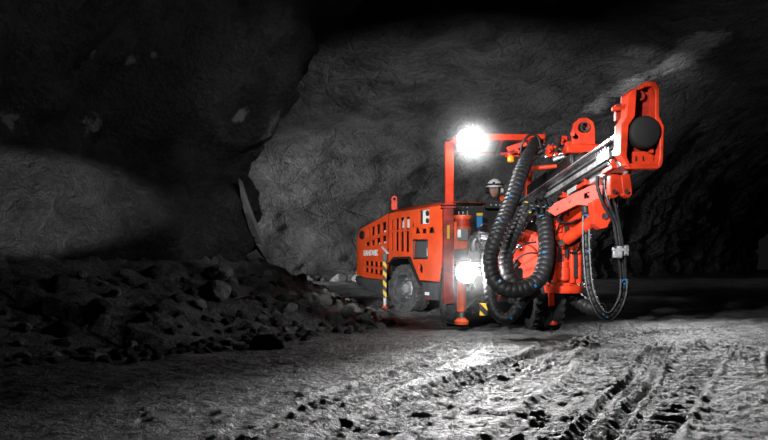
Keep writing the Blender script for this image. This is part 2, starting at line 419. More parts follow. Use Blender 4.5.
def track_h(x, y):
    h = 0
    for pts, cum, hw, pitch, dep, kind, x0, x1, y0, y1 in TR:
        if not (x0 < x < x1 and y0 < y < y1): continue
        best = 9; bi = 0; step = 3
        for i in range(0, len(pts) - 1, step):
            d = (pts[i].x - x) ** 2 + (pts[i].y - y) ** 2
            if d < best: best = d; bi = i
        if best > (hw + .35) ** 2: continue
        bd = 9; bs = 0; bv = 0
        for i in range(max(0, bi - 3), min(len(pts) - 1, bi + 3)):
            a, b = pts[i], pts[i + 1]; dx, dy = b.x - a.x, b.y - a.y; L2 = dx * dx + dy * dy
            t = max(0, min(1, ((x - a.x) * dx + (y - a.y) * dy) / L2)); ex, ey = x - a.x - t * dx, y - a.y - t * dy
            d = math.hypot(ex, ey)
            if d < bd: bd = d; bs = cum[i] + t * (cum[i + 1] - cum[i]); bv = (dx * ey - dy * ex) / math.sqrt(L2)
        e = bd / hw; h0 = h; fade = max(0, min(1, bs / 1.0, (cum[-1] - bs) / 1.0))
        if e < 1:
            wear = .85 + .9 * fbm((x, y, 7), 1.3, 2); wear = max(.2, min(1.3, wear))
            if kind == 'lug':
                ph = (bs / pitch + (abs(bv) / hw) * .45 + (0 if bv > 0 else .5)) % 1
                lug = min(1, max(0, 3.2 * (.5 - abs(ph - .5)) - .25)) * (abs(bv) > hw * .06)
                h += -dep * wear * (lug * (1 if e < .93 else .3)) - .006
            else:
                ph = (bs / pitch + e * .6) % 1
                h += -dep * wear * (1 if ph < .5 else 0) - .012 - .012 * (math.cos(bv / hw * 9) > .2)
        elif e < 1.35: h += .014 * math.sin((e - 1) / .35 * math.pi)
        h = h0 + (h - h0) * fade
    return h
FLAT = [(0.95, 9.4, 2.3, 12.2)]
def base_h(x, y):
    z = 0
    if y > 15: z += min(.3, (y - 15) * .03)
    d = seg_dist(x, y, left_path_pts[:9])
    nzz = fbm((x, y, 3), .9, 3) * .35
    wdt = 2.15 if y > 8 else 1.55
    if d < 3.2:
        e = max(0, 1 - d / (wdt + nzz * 1.4)); z += .92 * e ** 1.15
    return z, d
xs = []; x = -9.0
while x < 46: xs.append(x); x += (.021 if -1.6 <= x < 4.4 else .04 if -3 < x < 5.4 else .07 if -5 < x < 8 else .12 if x < 12 else .8)
ys = []; y = .2
while y < 62: ys.append(y); y += (.15 if y < 3.4 else (.021 if y < 7.5 else .03) if y < 9 else .05 if y < 12 else .12 if y < 18 else .35 if y < 32 else 1.5)
def floor_z(x, y, fine=True):
    z, d = base_h(x, y)
    q = (x, y, 0)
    wheel = min(1, math.hypot((x - 1.6) / 1.6, (y - 11.4) / 3.2))    # calm under the machine
    z += fbm(q, .35, 3) * .05 * wheel * min(1, abs(y) / 8) + fbm(q, 2.2, 3) * .014
    if fine and y < 20:
        z += fbm(q, 9, 3, .7) * .012 + max(0, fbm(q, 17, 2)) * .012 + (.012 if fbm(q, 5, 2) > .25 else 0) * (1 if d > 2 else 3)
        if d > 1.2 and -5 < x < 12: z += track_h(x, y)
        if d < 3 : z += max(0, ridge(q, 1.6) - 1) * .07 * (3 - d) / 3
        if x < 1.3 and 10.5 < y < 16: z += max(0, fbm(q, 4.2, 3)) * .07
    return z
rows = [[Vector((x, y, floor_z(x, y))) for x in xs] for y in ys]
grid_obj('floor', rows, M['floor'])

# ------------------------------------------------------------------ rubble at the foot of the pillar
def rock_mesh(seed, r=.5, sub=2, flat=.72):
    bm = bmesh.new(); bmesh.ops.create_icosphere(bm, subdivisions=sub, radius=1)
    rnd = random.Random(seed); off = Vector((seed * 7.3, seed * 3.1, 0))
    planes = [(Vector((rnd.gauss(0, 1), rnd.gauss(0, 1), rnd.gauss(0, 1))).normalized(), rnd.uniform(.62, .9)) for _ in range(11)]
    for v in bm.verts:
        p = v.co.copy()
        for n, d in planes:
            e = p.dot(n) - d
            if e > 0: p -= n * e
        p *= 1 + .10 * noise.noise(p * 2.3 + off)
        v.co = Vector((p.x * 1.15, p.y * .9, p.z * flat)) * r
    me = bpy.data.meshes.new('rock'); bm.to_mesh(me); bm.free()
    for p in me.polygons: p.use_smooth = False
    return me
rock_meshes = [rock_mesh(k + 1, 1, 3) for k in range(7)]
for k, me in enumerate(rock_meshes): me.materials.append(M['rubble'] if k != 3 else M['rubble_pale'])
rnd = random.Random(5)
def rock(name, mesh, loc, size, label, group=None, rot=None):
    o = bpy.data.objects.new(name, mesh); COL.objects.link(o); o.location = loc; o.scale = (size,) * 3
    o.rotation_euler = rot or (rnd.uniform(-.5, .5), rnd.uniform(-.5, .5), rnd.uniform(0, 6.3))
    o['label'] = label; o['category'] = 'rock'
    if group: o['group'] = group
    return o
def ground_at(px, py, d0=6, d1=16):   # where the sight line meets the floor mesh
    d = d0
    while d < d1:
        p = P(px, py, d)
        if p.z <= floor_z(p.x, p.y, False): return p
        d += .04
    return P(px, py, d1)
pale = rock_meshes[3].copy()
special = [(211, 291, .23, 'large dark rock with a flat lit face on the rubble slope below the pale block'),
           (214, 272, .19, 'pale angular block on the rubble slope, topmost of the big ones'),
           (262, 345, .19, 'low rounded rock lying at the foot of the rubble slope'),
           (196, 304, .10, 'small grey rock just below the two big blocks on the slope'),
           (362, 321, .15, 'upright pointed rock near the right end of the rubble pile'),
           (343, 312, .12, 'dark squarish rock left of the pointed rock at the rubble edge'),
           (322, 300, .13, 'dark wedge-shaped rock on the lit rim of the rubble pile')]
for i, (px, py, s, lab) in enumerate(special):
    if i == 0:
        bpy.context.view_layer.update(); DG = bpy.context.evaluated_depsgraph_get()
    o3 = Vector((0, 0, HC)); p = sc.ray_cast(DG, o3, (P(px, py, 1) - o3).normalized())[1]
    rock('rock', pale if i in (0, 1, 4) else rock_meshes[i % 7], p + Vector((s * .5, -s * .8, 0)), s, lab)
cnt = 0; tries = 0; placed = []
def clear(x, y, s, k=1.1):
    if any(math.hypot(x - a, y - b) < (s + c) * k for a, b, c in placed): return False
    placed.append((x, y, s)); return True
for o in [o for o in bpy.data.objects if o.get('category') == 'rock']: placed.append((o.location.x, o.location.y, o.scale.x))
while cnt < 225 and tries < 20000:
    tries += 1
    x = rnd.uniform(-5.2, .7); y = rnd.uniform(6.5, 13.2); d = seg_dist(x, y, left_path_pts[:9])
    if d < .42 or d > 2.6 or x < -1.9 - (12 - y) * .68 + .2: continue
    if y > 10.9 and x > .1: continue
    s = rnd.uniform(.04, .09) if rnd.random() < .6 else rnd.uniform(.08, .17)
    if d > 1.7: s = min(s, .075)
    if y > 12.2 and x > -1.2: s = min(s, .06)
    if not clear(x, y, s): continue
    sz = 'small' if s < .06 else 'medium' if s < .1 else 'large'
    if d > 1.5 and x > -.9: z_ = ('spilling from the rubble toward the rear wheel', 'rocks spilling toward the rear wheel')
    elif d > 1.5 and x > -2.4: z_ = ('on the floor edge of the rubble in front of the pillar corner', 'rocks at the rubble edge before the corner')
    elif d > 1.5: z_ = ('on the floor edge of the rubble at the far left', 'rocks at the left rubble edge')
    elif y > 10.6: z_ = ('on the slope right below the lit face at the pillar corner', 'rocks below the pillar corner')
    elif d < .8: z_ = ('high on the rubble, close against the dark pillar wall', 'rocks against the pillar wall')
    else: z_ = ('halfway down the shaded rubble slope', 'rocks on the shaded slope')
    lab = (sz + ' dark rock ' + z_[0], z_[1] + ', ' + sz)
    rock('rock', rock_meshes[rnd.randrange(7)], (x, y, floor_z(x, y, False) + s * .28), s, *lab)
    cnt += 1
cnt = 0; tries = 0
while cnt < 60 and tries < 4000:
    tries += 1      # foot of the back wall and around the rear of the machine
    if cnt < 28: x = rnd.uniform(-4.6, 1.2); y = rnd.uniform(24.3, 25.3) ; s = rnd.uniform(.1, .34)
    else: x = rnd.uniform(-3.0, .1); y = rnd.uniform(13.3, 17) ; s = rnd.uniform(.03, .08)
    if cnt < 28: lab, g = 'grey boulder lying along the foot of the far wall', 'boulders at the far wall'
    else: lab, g = 'small loose stone on the lit floor between the pillar and the rear of the machine', 'stones behind the machine'
    if not clear(x, y, s, 1.1): continue
    if seg_dist(x, y, left_path_pts) > .4 or True:
        rock('boulder' if cnt < 28 else 'stone', rock_meshes[rnd.randrange(7)], (x, y, floor_z(x, y, False) + s * .25), s, lab, g)
    cnt += 1
# lit face of the pillar corner, its light built in as a pale slab
mb = MB()
bpy.context.view_layer.update(); DG = bpy.context.evaluated_depsgraph_get(); o3 = Vector((0, 0, HC)); cpts = []
for a_, b_ in ((240, 180), (243, 198), (247, 214), (252, 229), (259, 245), (266, 258)):
    h_ = sc.ray_cast(DG, o3, (P(a_, b_, 1) - o3).normalized())[1]; cpts.append((a_, b_, min(h_.y, 12.0) - .06))
wd = [.03, .07, .10, .12, .11, .05]; ring = []
for (px, py, d), wq in zip(cpts, wd):
    c = P(px, py, d); j = rnd.uniform(-.02, .02)
    ring.append([c + Vector((-wq + j, .1, .0)), c + Vector((-wq * .3, -.07, .02)), c + Vector((wq * .6, -.06 + j, 0)), c + Vector((wq, .05, -.02)), c + Vector((0, .25, 0))])
vs = [v for r_ in ring for v in r_]; fs = []
for i in range(5):
    for k in range(5): fs.append((i * 5 + k, i * 5 + (k + 1) % 5, (i + 1) * 5 + (k + 1) % 5, (i + 1) * 5 + k))
fs += [(4, 3, 2, 1, 0), (25, 26, 27, 28, 29)]
mb.add(vs, fs); o = mb.build('lit_corner_face', M['slab'], ang=20)
o['label'] = 'tall narrow lit face at the corner of the dark pillar, coloured as pale rock'; o['category'] = 'rock'
# bright streak on the vault edge is light painted into the back wall

# ================================================================== the drill rig
RIG = Vector((1.6, 11.4, 0))
rig = empty('drill_rig', RIG, 'orange-red articulated underground drilling machine with black hoses and a raised feed beam', 'mining machine')
def X(n, l=None):
    if l: n['label'] = l
    return n
# ---- rear body: local frame (s to the rear, w across away from the camera, z up)
C0 = Vector((.987, 12.5, 0)); SD = Vector((-.454, .891, 0)); WD = Vector((.891, .454, 0)); UP = Vector((0, 0, 1))
def B(s, w_, z): return C0 + SD * s + WD * w_ + UP * z
def pb(px, py):       # point of the side face seen at that column and row -> local (-s, z)
    k = (px - 384) / F; s = (.987 - 12.5 * k) / (.454 + .891 * k); return (-s, HC + (HY - py) / F * (12.5 + .891 * s))
def pl(*pts): return [pb(*p) for p in pts]
SIDE = frame(C0, -SD, z=-WD)                       # local x to the front, y up, z out of the side
SWZ = Matrix((SD, UP, WD)).transposed().to_4x4(); SWZ.translation = C0   # x=s y=z z=w
BW = 1.75
body = MB()
core = [(.02, .42), (.02, 1.86), (1.90, 1.86), (3.30, 1.40), (3.36, .80), (3.30, .62), (2.05, .62), (2.05, 1.0), (.85, 1.0), (.85, .42)]
body.prism(core, .10, BW - .1, SWZ)
body = body.build('chassis_body', M['black'], rig, bevel=.01)
# side panels
def quad(x0, x1, ya, yb, sl=0):   # window in pixel columns, top ya, bottom yb, sl = drop of the right end
    return pl((x0, ya), (x1, ya + sl), (x1, yb + sl), (x0, yb))
def grow(h, k=1.16):
    cx_ = sum(p[0] for p in h) / len(h); cy_ = sum(p[1] for p in h) / len(h); return [(cx_ + (p[0] - cx_) * k, cy_ + (p[1] - cy_) * k) for p in h]
front_out = pl((443.5, 205.5), (390.4, 213.5), (389.6, 262), (391.3, 264), (396.3, 257.6), (411, 257), (415, 267), (420.3, 280), (443.5, 282))
fh = [quad(391.6, 393.8, 220.5, 229.5, -.3), quad(396.2, 399.4, 219.6, 229.2, -.4), quad(400.9, 404.9, 218.7, 229, -.5), quad(406.4, 410.2, 217.9, 228.6, -.5),
      pl((411.9, 218.6), (413.2, 219.6), (414.8, 224), (414.4, 227.6), (412.6, 228.6), (411.9, 226)),
      quad(391.6, 393.8, 233.5, 249, 0), quad(396.0, 399.2, 233.2, 249.5, 0), quad(400.9, 404.3, 232.9, 250, 0), quad(406.2, 409.8, 232.6, 250.5, 0),
      quad(419.8, 430.2, 209.4, 224.2, -.6),
      pl((416, 228), (419, 228), (421, 233), (415.4, 233.4)), pl((422.4, 229), (427, 229), (427, 233), (422.2, 233.2)), pl((429.6, 228), (434, 227.4), (435.6, 232.6), (428.8, 233)),
      quad(414.4, 428.6, 240.4, 258.2, 0),
      pl((419.4, 264), (422, 263.4), (423.8, 267), (423.8, 273), (420.6, 273.4), (419.4, 270))]
fp = MB().mesh(plate(front_out, [grow(h) for h in fh[:4]] + [fh[4]] + [grow(h) for h in fh[5:9]] + [fh[9]] + [grow(h, 1.12) for h in fh[10:13]] + fh[13:], .045, .006), SIDE @ Matrix.Translation((0, 0, .0)))
fp = X(fp.build('side_panel', M['body'], rig, ang=30), 'front side panel with slotted vents')
rear_out = pl((389.6, 213.6), (361.5, 229), (358.2, 236), (357.6, 274.4), (366, 277.5), (386.8, 280), (387.4, 262), (388.9, 262))
rh = [pl((368.4, 230.2), (370.4, 229.2), (370.2, 236), (368.4, 236.6)), pl((371.8, 228.3), (375.2, 226.8), (375.2, 234.6), (371.8, 235.7)),
      pl((376.9, 226.2), (380.8, 224.6), (380.8, 233), (376.9, 234.2)), pl((382.6, 223.8), (386.8, 222.2), (386.8, 231.2), (382.6, 232.6)),
      pl((366.2, 243.4), (370.2, 241.9), (370.2, 245.4), (366.2, 246)), pl((371.8, 241.2), (375.2, 239.8), (375.2, 244.6), (371.8, 245.2)),
      pl((376.9, 239.2), (380.8, 237.8), (380.8, 243.6), (376.9, 244.3)), pl((382.6, 237.2), (386.8, 235.8), (386.8, 242.4), (382.6, 243.2))]
for a, b in ((0, 0), (4.6, 1.2), (9.2, 2.4), (13.8, 3.4)):
    rh.append(pl((365.6 + a, 261.0 + b * .2), (369.2 + a, 261.6 + b * .2), (369.2 + a, 265.6 + b * .5), (365.6 + a, 264.6 + b * .5)))
    rh.append(pl((365.6 + a, 267.4 + b * .5), (369.2 + a, 268.6 + b * .5), (369.2 + a, 272.4 + b * .8), (365.6 + a, 271.0 + b * .8)))
rp_ = MB().mesh(plate(rear_out, [grow(h) for h in rh], .045, .006), SIDE)
rp_ = X(rp_.build('side_panel', M['body'], rig, ang=30), 'rear side panel with vents and the white lettering')
t = MB(); c = pb(371.8, 253.2)
tm = text_mesh('SANDVIK', .155, .006); t.mesh(tm, SIDE @ Matrix.Translation((c[0], c[1], .026)))
X(t.build('lettering', M['white'], rp_), 'white lettering')
t = MB(); c = pb(363.8, 235.2); a = SIDE @ Vector((c[0], c[1], .015))
t.cyl(a, a - WD * .05, .088, .08, 20); t.build('vent_grille', M['black'], rp_)
for q in range(8):
    an = q * math.pi / 4
# chamfer, hood and lug
top = [(0.02, 1.945), (1.93, 1.945), (3.22, 1.50), (3.33, 1.44)]
sidetop = [pb(443.5, 205.5), pb(390.4, 213.5), pb(361.5, 229), pb(358.2, 236)]
mb = MB()
outer = [B(-x, -.02, z) for x, z in sidetop]; inner = [B(s, .13, z) for s, z in top]; far = [B(s, BW - .13, z) for s, z in top]; fend = [B(-x, BW + .02, z) for x, z in sidetop]
vs = outer + inner + far + fend; fs = [(r_ * 4 + i, r_ * 4 + i + 1, (r_ + 1) * 4 + i + 1, (r_ + 1) * 4 + i) for r_ in range(3) for i in range(3)]
# second skin beneath so that the hood has thickness
n0 = len(vs); vs += [v - UP * .035 for v in vs]
fs += [tuple(n0 + i for i in f[::-1]) for f in fs]
edge = [0, 4, 8, 12, 13, 14, 15, 11, 7, 3, 2, 1]
fs += [(a_, b_, b_ + n0, a_ + n0) for a_, b_ in zip(edge, edge[1:] + edge[:1])]
mb.add(vs, fs); hood = mb.build('engine_hood', M['body'], rig, bevel=.012)
mb = MB(); mb.prism([(0.0, .86), (0.0, 1.93), (.05, 1.93), (.05, .86)], .0, BW, SWZ); mb.build('front_bulkhead', M['black'], rig, bevel=.01)
# tail: grey edge and dark bumper
mb = MB(); mb.prism([(3.34, .78), (3.34, 1.44), (3.40, 1.38), (3.42, .78)], .0, BW, SWZ); mb.build('rear_edge', M['grey'], rig, bevel=.02)
bmp = [(-x, z) for x, z in pl((357, 275.5), (366, 278.2), (387, 280.6), (387, 296.5), (383.6, 296.2), (368, 290), (358.6, 284.6), (356.2, 280))]
mb = MB(); mb.prism(bmp, -.03, BW + .03, SWZ); bumper = mb.build('bumper', M['grey'], rig, bevel=.02)
mb = MB(); c = B(3.42, .03, .70); mb.box((0, 0, 0), (.09, .03, .07), frame(c, SD, z=WD)); mb.build('reflector', M['amber'], bumper, bevel=.006)
mb = MB(); mb.bar(B(3.38, .02, 1.05), B(3.62, -.02, 1.38), .018, .018); mb.build('marker_rod', M['steel'], rig)
# lifting lug
c = B(1.86, .06, 2.07)
lug = MB().mesh(plate([(-.05, -.14)] + [(.058 * math.cos(a), .06 + .07 * math.sin(a)) for a in [R(d) for d in range(0, 181, 20)]][:] + [(-.058, -.14)][:0] + [(-.058, 0), (-.055, -.14)] if False else
    [(.055, -.16), (.055, .05), (.04, .095), (0, .115), (-.04, .095), (-.055, .05), (-.055, -.16)], [circle(0, .045, .028, 14)], .035, .004), frame(c, (1, 0, 0), z=(0, -1, 0)))
lug.build('lifting_lug', M['red'], rig)
# wheel arch liner and skirt
arch = pl((388.9, 264), (391.2, 264.6), (396.6, 259.4), (410.4, 258.8), (414.2, 268), (419.6, 281), (422.5, 286), (422.5, 283), (420.8, 280), (415.5, 266.6), (411.4, 256.4), (396, 256.9), (390.8, 263))
mb = MB(); mb.prism([(-x, z) for x, z in arch], -.06, .35, SWZ); mb.build('wheel_arch', M['matt'], rig, bevel=.004)
skirt = pl((420.8, 282), (443.6, 283.6), (443.6, 300.8), (424, 299.6), (421, 291))
mb = MB(); mb.prism([(-x, z) for x, z in skirt], .0, BW, SWZ); sk = mb.build('side_skirt', M['grey'], rig, bevel=.012)
mb = MB(); c = pb(427.6, 293.6); mb.box((c[0], c[1], .012), (.14, .055, .01), SIDE); c2 = pb(427.3, 298.0); X(mb.build('warning_label', M['wlabel'], sk), 'white label')
mb = MB(); c2 = pb(428.5, 298.6); mb.box((c2[0], c2[1], .012), (.11, .03, .01), SIDE); X(mb.build('warning_label', M['dred'], sk), 'red label')
mb = MB(); mb.bar(SIDE @ Vector((pb(438.4, 286)[0], pb(438.4, 286)[1], .02)), SIDE @ Vector((pb(438.4, 300)[0], pb(438.4, 300)[1], .02)), .02, .02); mb.build('step_rail', M['black'], sk)
# things behind the vents
mb = MB(); c = pb(425, 216.8); mb.box((c[0], c[1], -.055), (.33, .36, .04), SIDE); X(mb.build('gauge_panel', M['wlabel'], rig, bevel=.004), 'white gauge panel behind the square window')
gp = bpy.data.objects['gauge_panel']
for gx, gy, gr in ((426.3, 213.2, .05), (426.3, 220.6, .045)):
    mb = MB(); c = pb(gx, gy); a = SIDE @ Vector((c[0], c[1], -.034)); mb.cyl(a, a - WD * .02, gr, gr, 18); mb.build('gauge', M['dsteel'], gp)
mb = MB(); a, b_ = pb(420.0, 217), pb(420.7, 224); mb.box((pb(420.6, 217)[0], pb(420.6, 217)[1], -.03), (.035, .33, .03), SIDE); mb.build('gauge_frame', M['black'], gp)
mb = MB(); c = pb(421.5, 249.3); mb.box((c[0], c[1], -.03), (.46, .36, .02), SIDE)
for q in range(14): mb.box((c[0], c[1] - .16 + q * .024, -.018), (.40, .008, .008), SIDE)
scr = mb.build('radiator_screen', M['screen'], rig)
mb = MB()
for x0, y0, x1, y1 in ((414.2, 240.4, 414.2, 258.2), (428.8, 240.4, 428.8, 258.2), (414.2, 240.2, 428.8, 240.2), (414.2, 258.3, 428.8, 258.3)):
    a, b_ = pb(x0, y0), pb(x1, y1); mb.bar(SIDE @ Vector((a[0], a[1], .01)), SIDE @ Vector((b_[0], b_[1], .01)), .03, .03)
mb.build('screen_frame', M['black'], scr)
mb = MB(); c = pb(427.2, 252); mb.box((c[0], c[1], -.012), (.05, .13, .01), SIDE); mb.build('sticker', M['wlabel'], scr)
def behind(name, px, py, wx, hz, m, dep=-.06):
    mb = MB(); c = pb(px, py); mb.box((c[0], c[1], dep), (wx, hz, .05), SIDE); return mb.build(name, M[m], body, bevel=.005)
behind('filter_can', 406.0, 223.5, .34, .16, 'wlabel'); behind('filter_can', 398.5, 224.5, .08, .14, 'wlabel'); behind('side_cover', 393, 225, .06, .14, 'glass')
behind('fuse_box', 383.5, 231.5, .10, .05, 'wlabel'); behind('fuse_box', 383.5, 242.5, .10, .04, 'wlabel'); behind('fuse_box', 378.3, 232.8, .08, .04, 'dsteel'); behind('fuse_box', 378, 243.4, .08, .03, 'wlabel')
for q, (px, py) in enumerate(((417.8, 226.8), (424.8, 227.4), (431.6, 226.4))):
    pass
mb = MB(); c = pb(387.5, 250); mb.bar(SIDE @ Vector((*pb(384.6, 247), .05)), SIDE @ Vector((*pb(390.4, 253.5), .05)), .05, .03); mb.build('mirror_arm', M['white'], rig, bevel=.01)
# panel joint strip
mb = MB(); mb.bar(SIDE @ Vector((*pb(390, 213), .026)), SIDE @ Vector((*pb(389.2, 262), .026)), .03, .012, WD); mb.build('panel_joint', M['dred'], rig)

# ---- stabilizer jacks
def jack(px, ytop, yfoot, d, rad, m, hazard=False, label=None, off=None, up=.35):
    top_ = P(px, ytop, d); foot = P(px, yfoot, d); foot.z = max(foot.z, .0)
    root = MB(); root.cyl(foot + UP * .16, top_, rad, rad, 20)
    j = root.build('stabilizer_jack', M[m], rig, bevel=.004)
    if label: j['label'] = label
    mb = MB(); mb.cyl(foot + UP * .05, foot + UP * .2, rad * .62, rad * .62, 16); mb.build('piston', M['steel'], j)
    mb = MB(); mb.lathe(foot, foot + UP, [(-.01, rad * 1.55), (.03, rad * 1.6), (.055, rad * 1.2), (.075, rad * .8)], 22); mb.build('foot', M['orange' if m != 'red' else 'red'], j)
    return j
j = MB(); ca = SIDE @ Vector((*pb(387.6, 260), .06)); cb = SIDE @ Vector((*pb(387.6, 297.5), .06))
j.bar(ca, cb, .075, .075); jj = X(j.build('stabilizer_jack', M['hazard'], rig, bevel=.008), 'rear jack with black and yellow stripes')
mb = MB(); mb.bar(cb + UP * .1 - WD * .0, Vector((cb.x, cb.y, .07)), .05, .05); mb.build('piston', M['steel'], jj)
mb = MB(); mb.lathe((cb.x, cb.y, 0), (cb.x, cb.y, 1), [(0, .07), (.03, .075), (.07, .05), (.09, .03)], 18); mb.build('foot', M['orange'], jj)
mb = MB(); mb.bar(ca + UP * .13, ca - UP * .03, .09, .09); mb.build('jack_head', M['grey'], jj, bevel=.01)

# ---- wheels
def wheel(c, axis, r, wdt, m='rubber', label=None, lug=22):
    c = Vector(c); a = Vector(axis).normalized(); h = wdt / 2
    prof = [(-h * .75, r * .60), (-h * .98, r * .68), (-h, r * .82), (-h * .92, r * .93), (-h * .72, r * .975), (-h * .3, r * .98), (-h * .27, r * .95), (-h * .2, r * .95), (-h * .17, r * .985),
            (h * .17, r * .985), (h * .2, r * .95), (h * .27, r * .95), (h * .3, r * .98), (h * .72, r * .975), (h * .92, r * .93), (h, r * .82), (h * .98, r * .68), (h * .75, r * .60)]
    mb = MB(); mb.lathe(c, c + a, prof, 56, cap=False)
    m0 = axis_frame(c, c + a)
    for k in range(lug):
        for sgn in (-1, 1):
            an = 2 * math.pi * (k + (.25 if sgn > 0 else -.25)) / lug
            mm = m0 @ Matrix.Rotation(an, 4, 'Z') @ Matrix.Translation((r * .962, 0, sgn * h * .62)) @ Matrix.Rotation(sgn * .35, 4, 'X')
            mb.box((0, 0, 0), (r * .06, r * .11, h * .62), mm)
            mm = m0 @ Matrix.Rotation(an, 4, 'Z') @ Matrix.Translation((r * .90, 0, sgn * h * .93))
            mb.box((0, 0, 0), (r * .10, r * .09, h * .10), mm)
    t_ = mb.build('wheel', M[m], rig, ang=40)
    if label: t_['label'] = label
    for sgn, nm in ((1, 'rim'),):
        mb = MB(); mb.lathe(c, c + a, [(-h * .8, r * .63), (-h * .86, r * .60), (-h * .55, r * .55), (-h * .30, r * .50), (-h * .25, r * .34), (-h * .5, r * .30), (-h * .52, r * .24), (-h * .25, .001)][::-1] if False else
            [(-h * .70, r * .60), (-h * .92, r * .66), (-h * .90, r * .59), (-h * .35, r * .54), (-h * .15, r * .50), (-h * .12, r * .30), (h * .5, r * .30), (h * .5, r * .6)], 40, cap=False)
        rm = mb.build('rim', M['rim'], t_)
        mb = MB(); mb.lathe(c, c + a, [(-h * .78, .001), (-h * .78, r * .12), (-h * .70, r * .20), (-h * .3, r * .23), (-h * .1, r * .31)], 24, cap=False)
        for k in range(10):
            an = 2 * math.pi * k / 10; q = m0 @ Vector((r * .40 * math.cos(an), r * .40 * math.sin(an), -h * .14)); mb.cyl(q, q - a * .035, .014, .014, 6)
        mb.build('hub', M['hub'], t_)
    return t_
cw = SIDE @ Vector((*pb(404.5, 288), 0)); cw.z = .435
wheel(cw + WD * .12, Vector((math.cos(R(36)), math.sin(R(36)), 0)), .445, .34, lug=30, label='rear wheel nearest the camera with a lit grey rim')
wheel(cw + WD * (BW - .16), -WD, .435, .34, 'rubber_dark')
FD = Vector((.06, -.998, 0)).normalized()      # the front frame points almost at the camera
AX = Vector((.998, .06, 0))
wheel((1.02, 10.62, .445), AX, .445, .37, label='front wheel behind the low lamp')
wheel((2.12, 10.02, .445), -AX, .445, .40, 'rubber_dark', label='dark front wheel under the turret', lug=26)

# ---- front frame
mb = MB()
mb.box((1.58, 11.2, .62), (.62, 2.7, .46)); mb.box((1.58, 10.35, .50), (.9, .22, .2)); mb.box((1.56, 9.86, .66), (.84, .12, .36))
mb.box((1.6, 12.25, 1.0), (.5, .7, .5)); mb.box((1.75, 12.6, .8), (.3, .5, .8))
fr = mb.build('front_frame', M['black'], rig, bevel=.015)
mb = MB(); mb.box((1.5, 11.2, .885), (1.15, 1.5, .05)); deck = mb.build('operator_deck', M['black'], rig, bevel=.008)
mb = MB(); mb.cyl(P(494, 262, 10.6) * 1, P(494, 262, 10.6) + UP * .01, .05, .05); 
DECK_Z = .91
SX = P(494.5, 186, 10.78).x
mb = MB(); mb.box((SX, 11.08, 1.15), (.42, .40, .08)); st = mb.build('seat', M['matt'], rig, bevel=.02)
mb = MB(); mb.box((SX, 11.30, 1.38), (.40, .07, .42)); mb.build('backrest', M['matt'], st, bevel=.02)
mb = MB(); mb.cyl((SX, 11.08, .90), (SX, 11.08, 1.12), .06, .06, 16); mb.build('pedestal', M['black'], st)
for sx in (-.12, .12):
    mb = MB(); mb.cyl((SX + sx, 10.50, .9), (SX + sx, 10.47, 1.55), .012, .012, 10); mb.cyl((SX + sx, 10.47, 1.55), (SX + sx, 10.47, 1.62), .02, .016, 12); mb.build('control_lever', M['black'], rig)
# front apron pieces between the wheels
mb = MB(); mb.box((1.30, 9.78, .30), (.10, .06, .16)); X(mb.build('hazard_plate', M['hazard'], fr, bevel=.004), 'black and yellow striped plate left of the low hose')
mb = MB(); a = P(547, 303, 9.78); mb.box(a, (.10, .05, .22)); X(mb.build('hazard_plate', M['hazard'], fr, bevel=.004), 'black and yellow striped plate on the dark wheel side')
random.seed(3)
for k in range(16):     # valves, fittings and pipes on the front frame
    px = random.uniform(470, 520); py = random.uniform(240, 300); d = random.uniform(9.75, 9.95); a = P(px, py, d)
    mb = MB(); rr = random.uniform(.025, .06)
    if k % 3: mb.cyl(a, a + Vector((random.uniform(-.1, .1), -.08, random.uniform(-.1, .1))), rr, rr * .8, 14); mb.cyl(a + Vector((0, 0, -.1)), a + Vector((0, 0, .02)), rr * .5, rr * .5, 10)
    else: mb.box(a, (rr * 2.4, .08, rr * 2)); mb.cyl(a, a + Vector((0, -.09, 0)), rr * .6, rr * .6, 8)
    mb.build('valve' if k % 3 else 'valve_block', M[('dsteel', 'black', 'steel', 'dsteel', 'dred')[k % 5]], fr, bevel=.004)
mb = MB(); pts = spline([P(475, 250, 9.95), P(474, 240, 9.9), P(480, 236, 9.85), P(492, 238, 9.82), P(502, 236, 9.85)]); mb.tube(pts, lambda L: .062, 18); X(mb.build('air_pipe', M['dsteel'], rig), 'bright bent pipe')
for q in ((479, 236.5), (487, 238)):
    mb = MB(); a = P(*q, 9.84); mb.cyl(a - Vector((.012, 0, 0)), a + Vector((.012, 0, 0)), .072, .072, 20); mb.build('pipe_clamp', M['steel'], bpy.data.objects['air_pipe'])
mb = MB(); a = P(479.5, 222, 10.15); mb.box(a, (.075, .06, .16)); vb = X(mb.build('solenoid', M['blue'], rig, bevel=.006), 'blue solenoid block')
mb = MB(); mb.box(a + UP * .10, (.08, .07, .04)); mb.build('solenoid_cap', M['yellow'], vb, bevel=.004)
mb = MB(); mb.tube(spline([P(478, 232, 10.1), P(481, 226, 10.05), P(486, 224, 10.1), P(490, 228, 10.15), P(491, 236, 10.1)]), lambda L: .012, 8); mb.build('cable', M['dsteel'], vb)
# panel in front of the operator
mb = MB(); mb.box(((.93 + 2.12) / 2, 10.42, 1.32), (1.19, .05, .76)); panel = mb.build('guard_panel', M['matt'], rig, bevel=.01)
mb = MB(); a = P(495, 205, 10.34); mb.box(a, (.28, .14, .10)); cb_ = mb.build('control_box', M['matt'], rig, bevel=.008)
for q in (491, 496, 500):
    mb = MB(); c = P(q, 205, 10.265); mb.cyl(c, c + Vector((0, -.01, 0)), .008, .008, 8); mb.build('button', M['wlabel'], cb_)
for q in (463.5, 467.3, 472):
    mb = MB(); c = P(q, 208, 10.385); mb.cyl(c, c + Vector((0, -.02, 0)), .012, .009, 8); mb.build('bolt', M['steel'], panel)
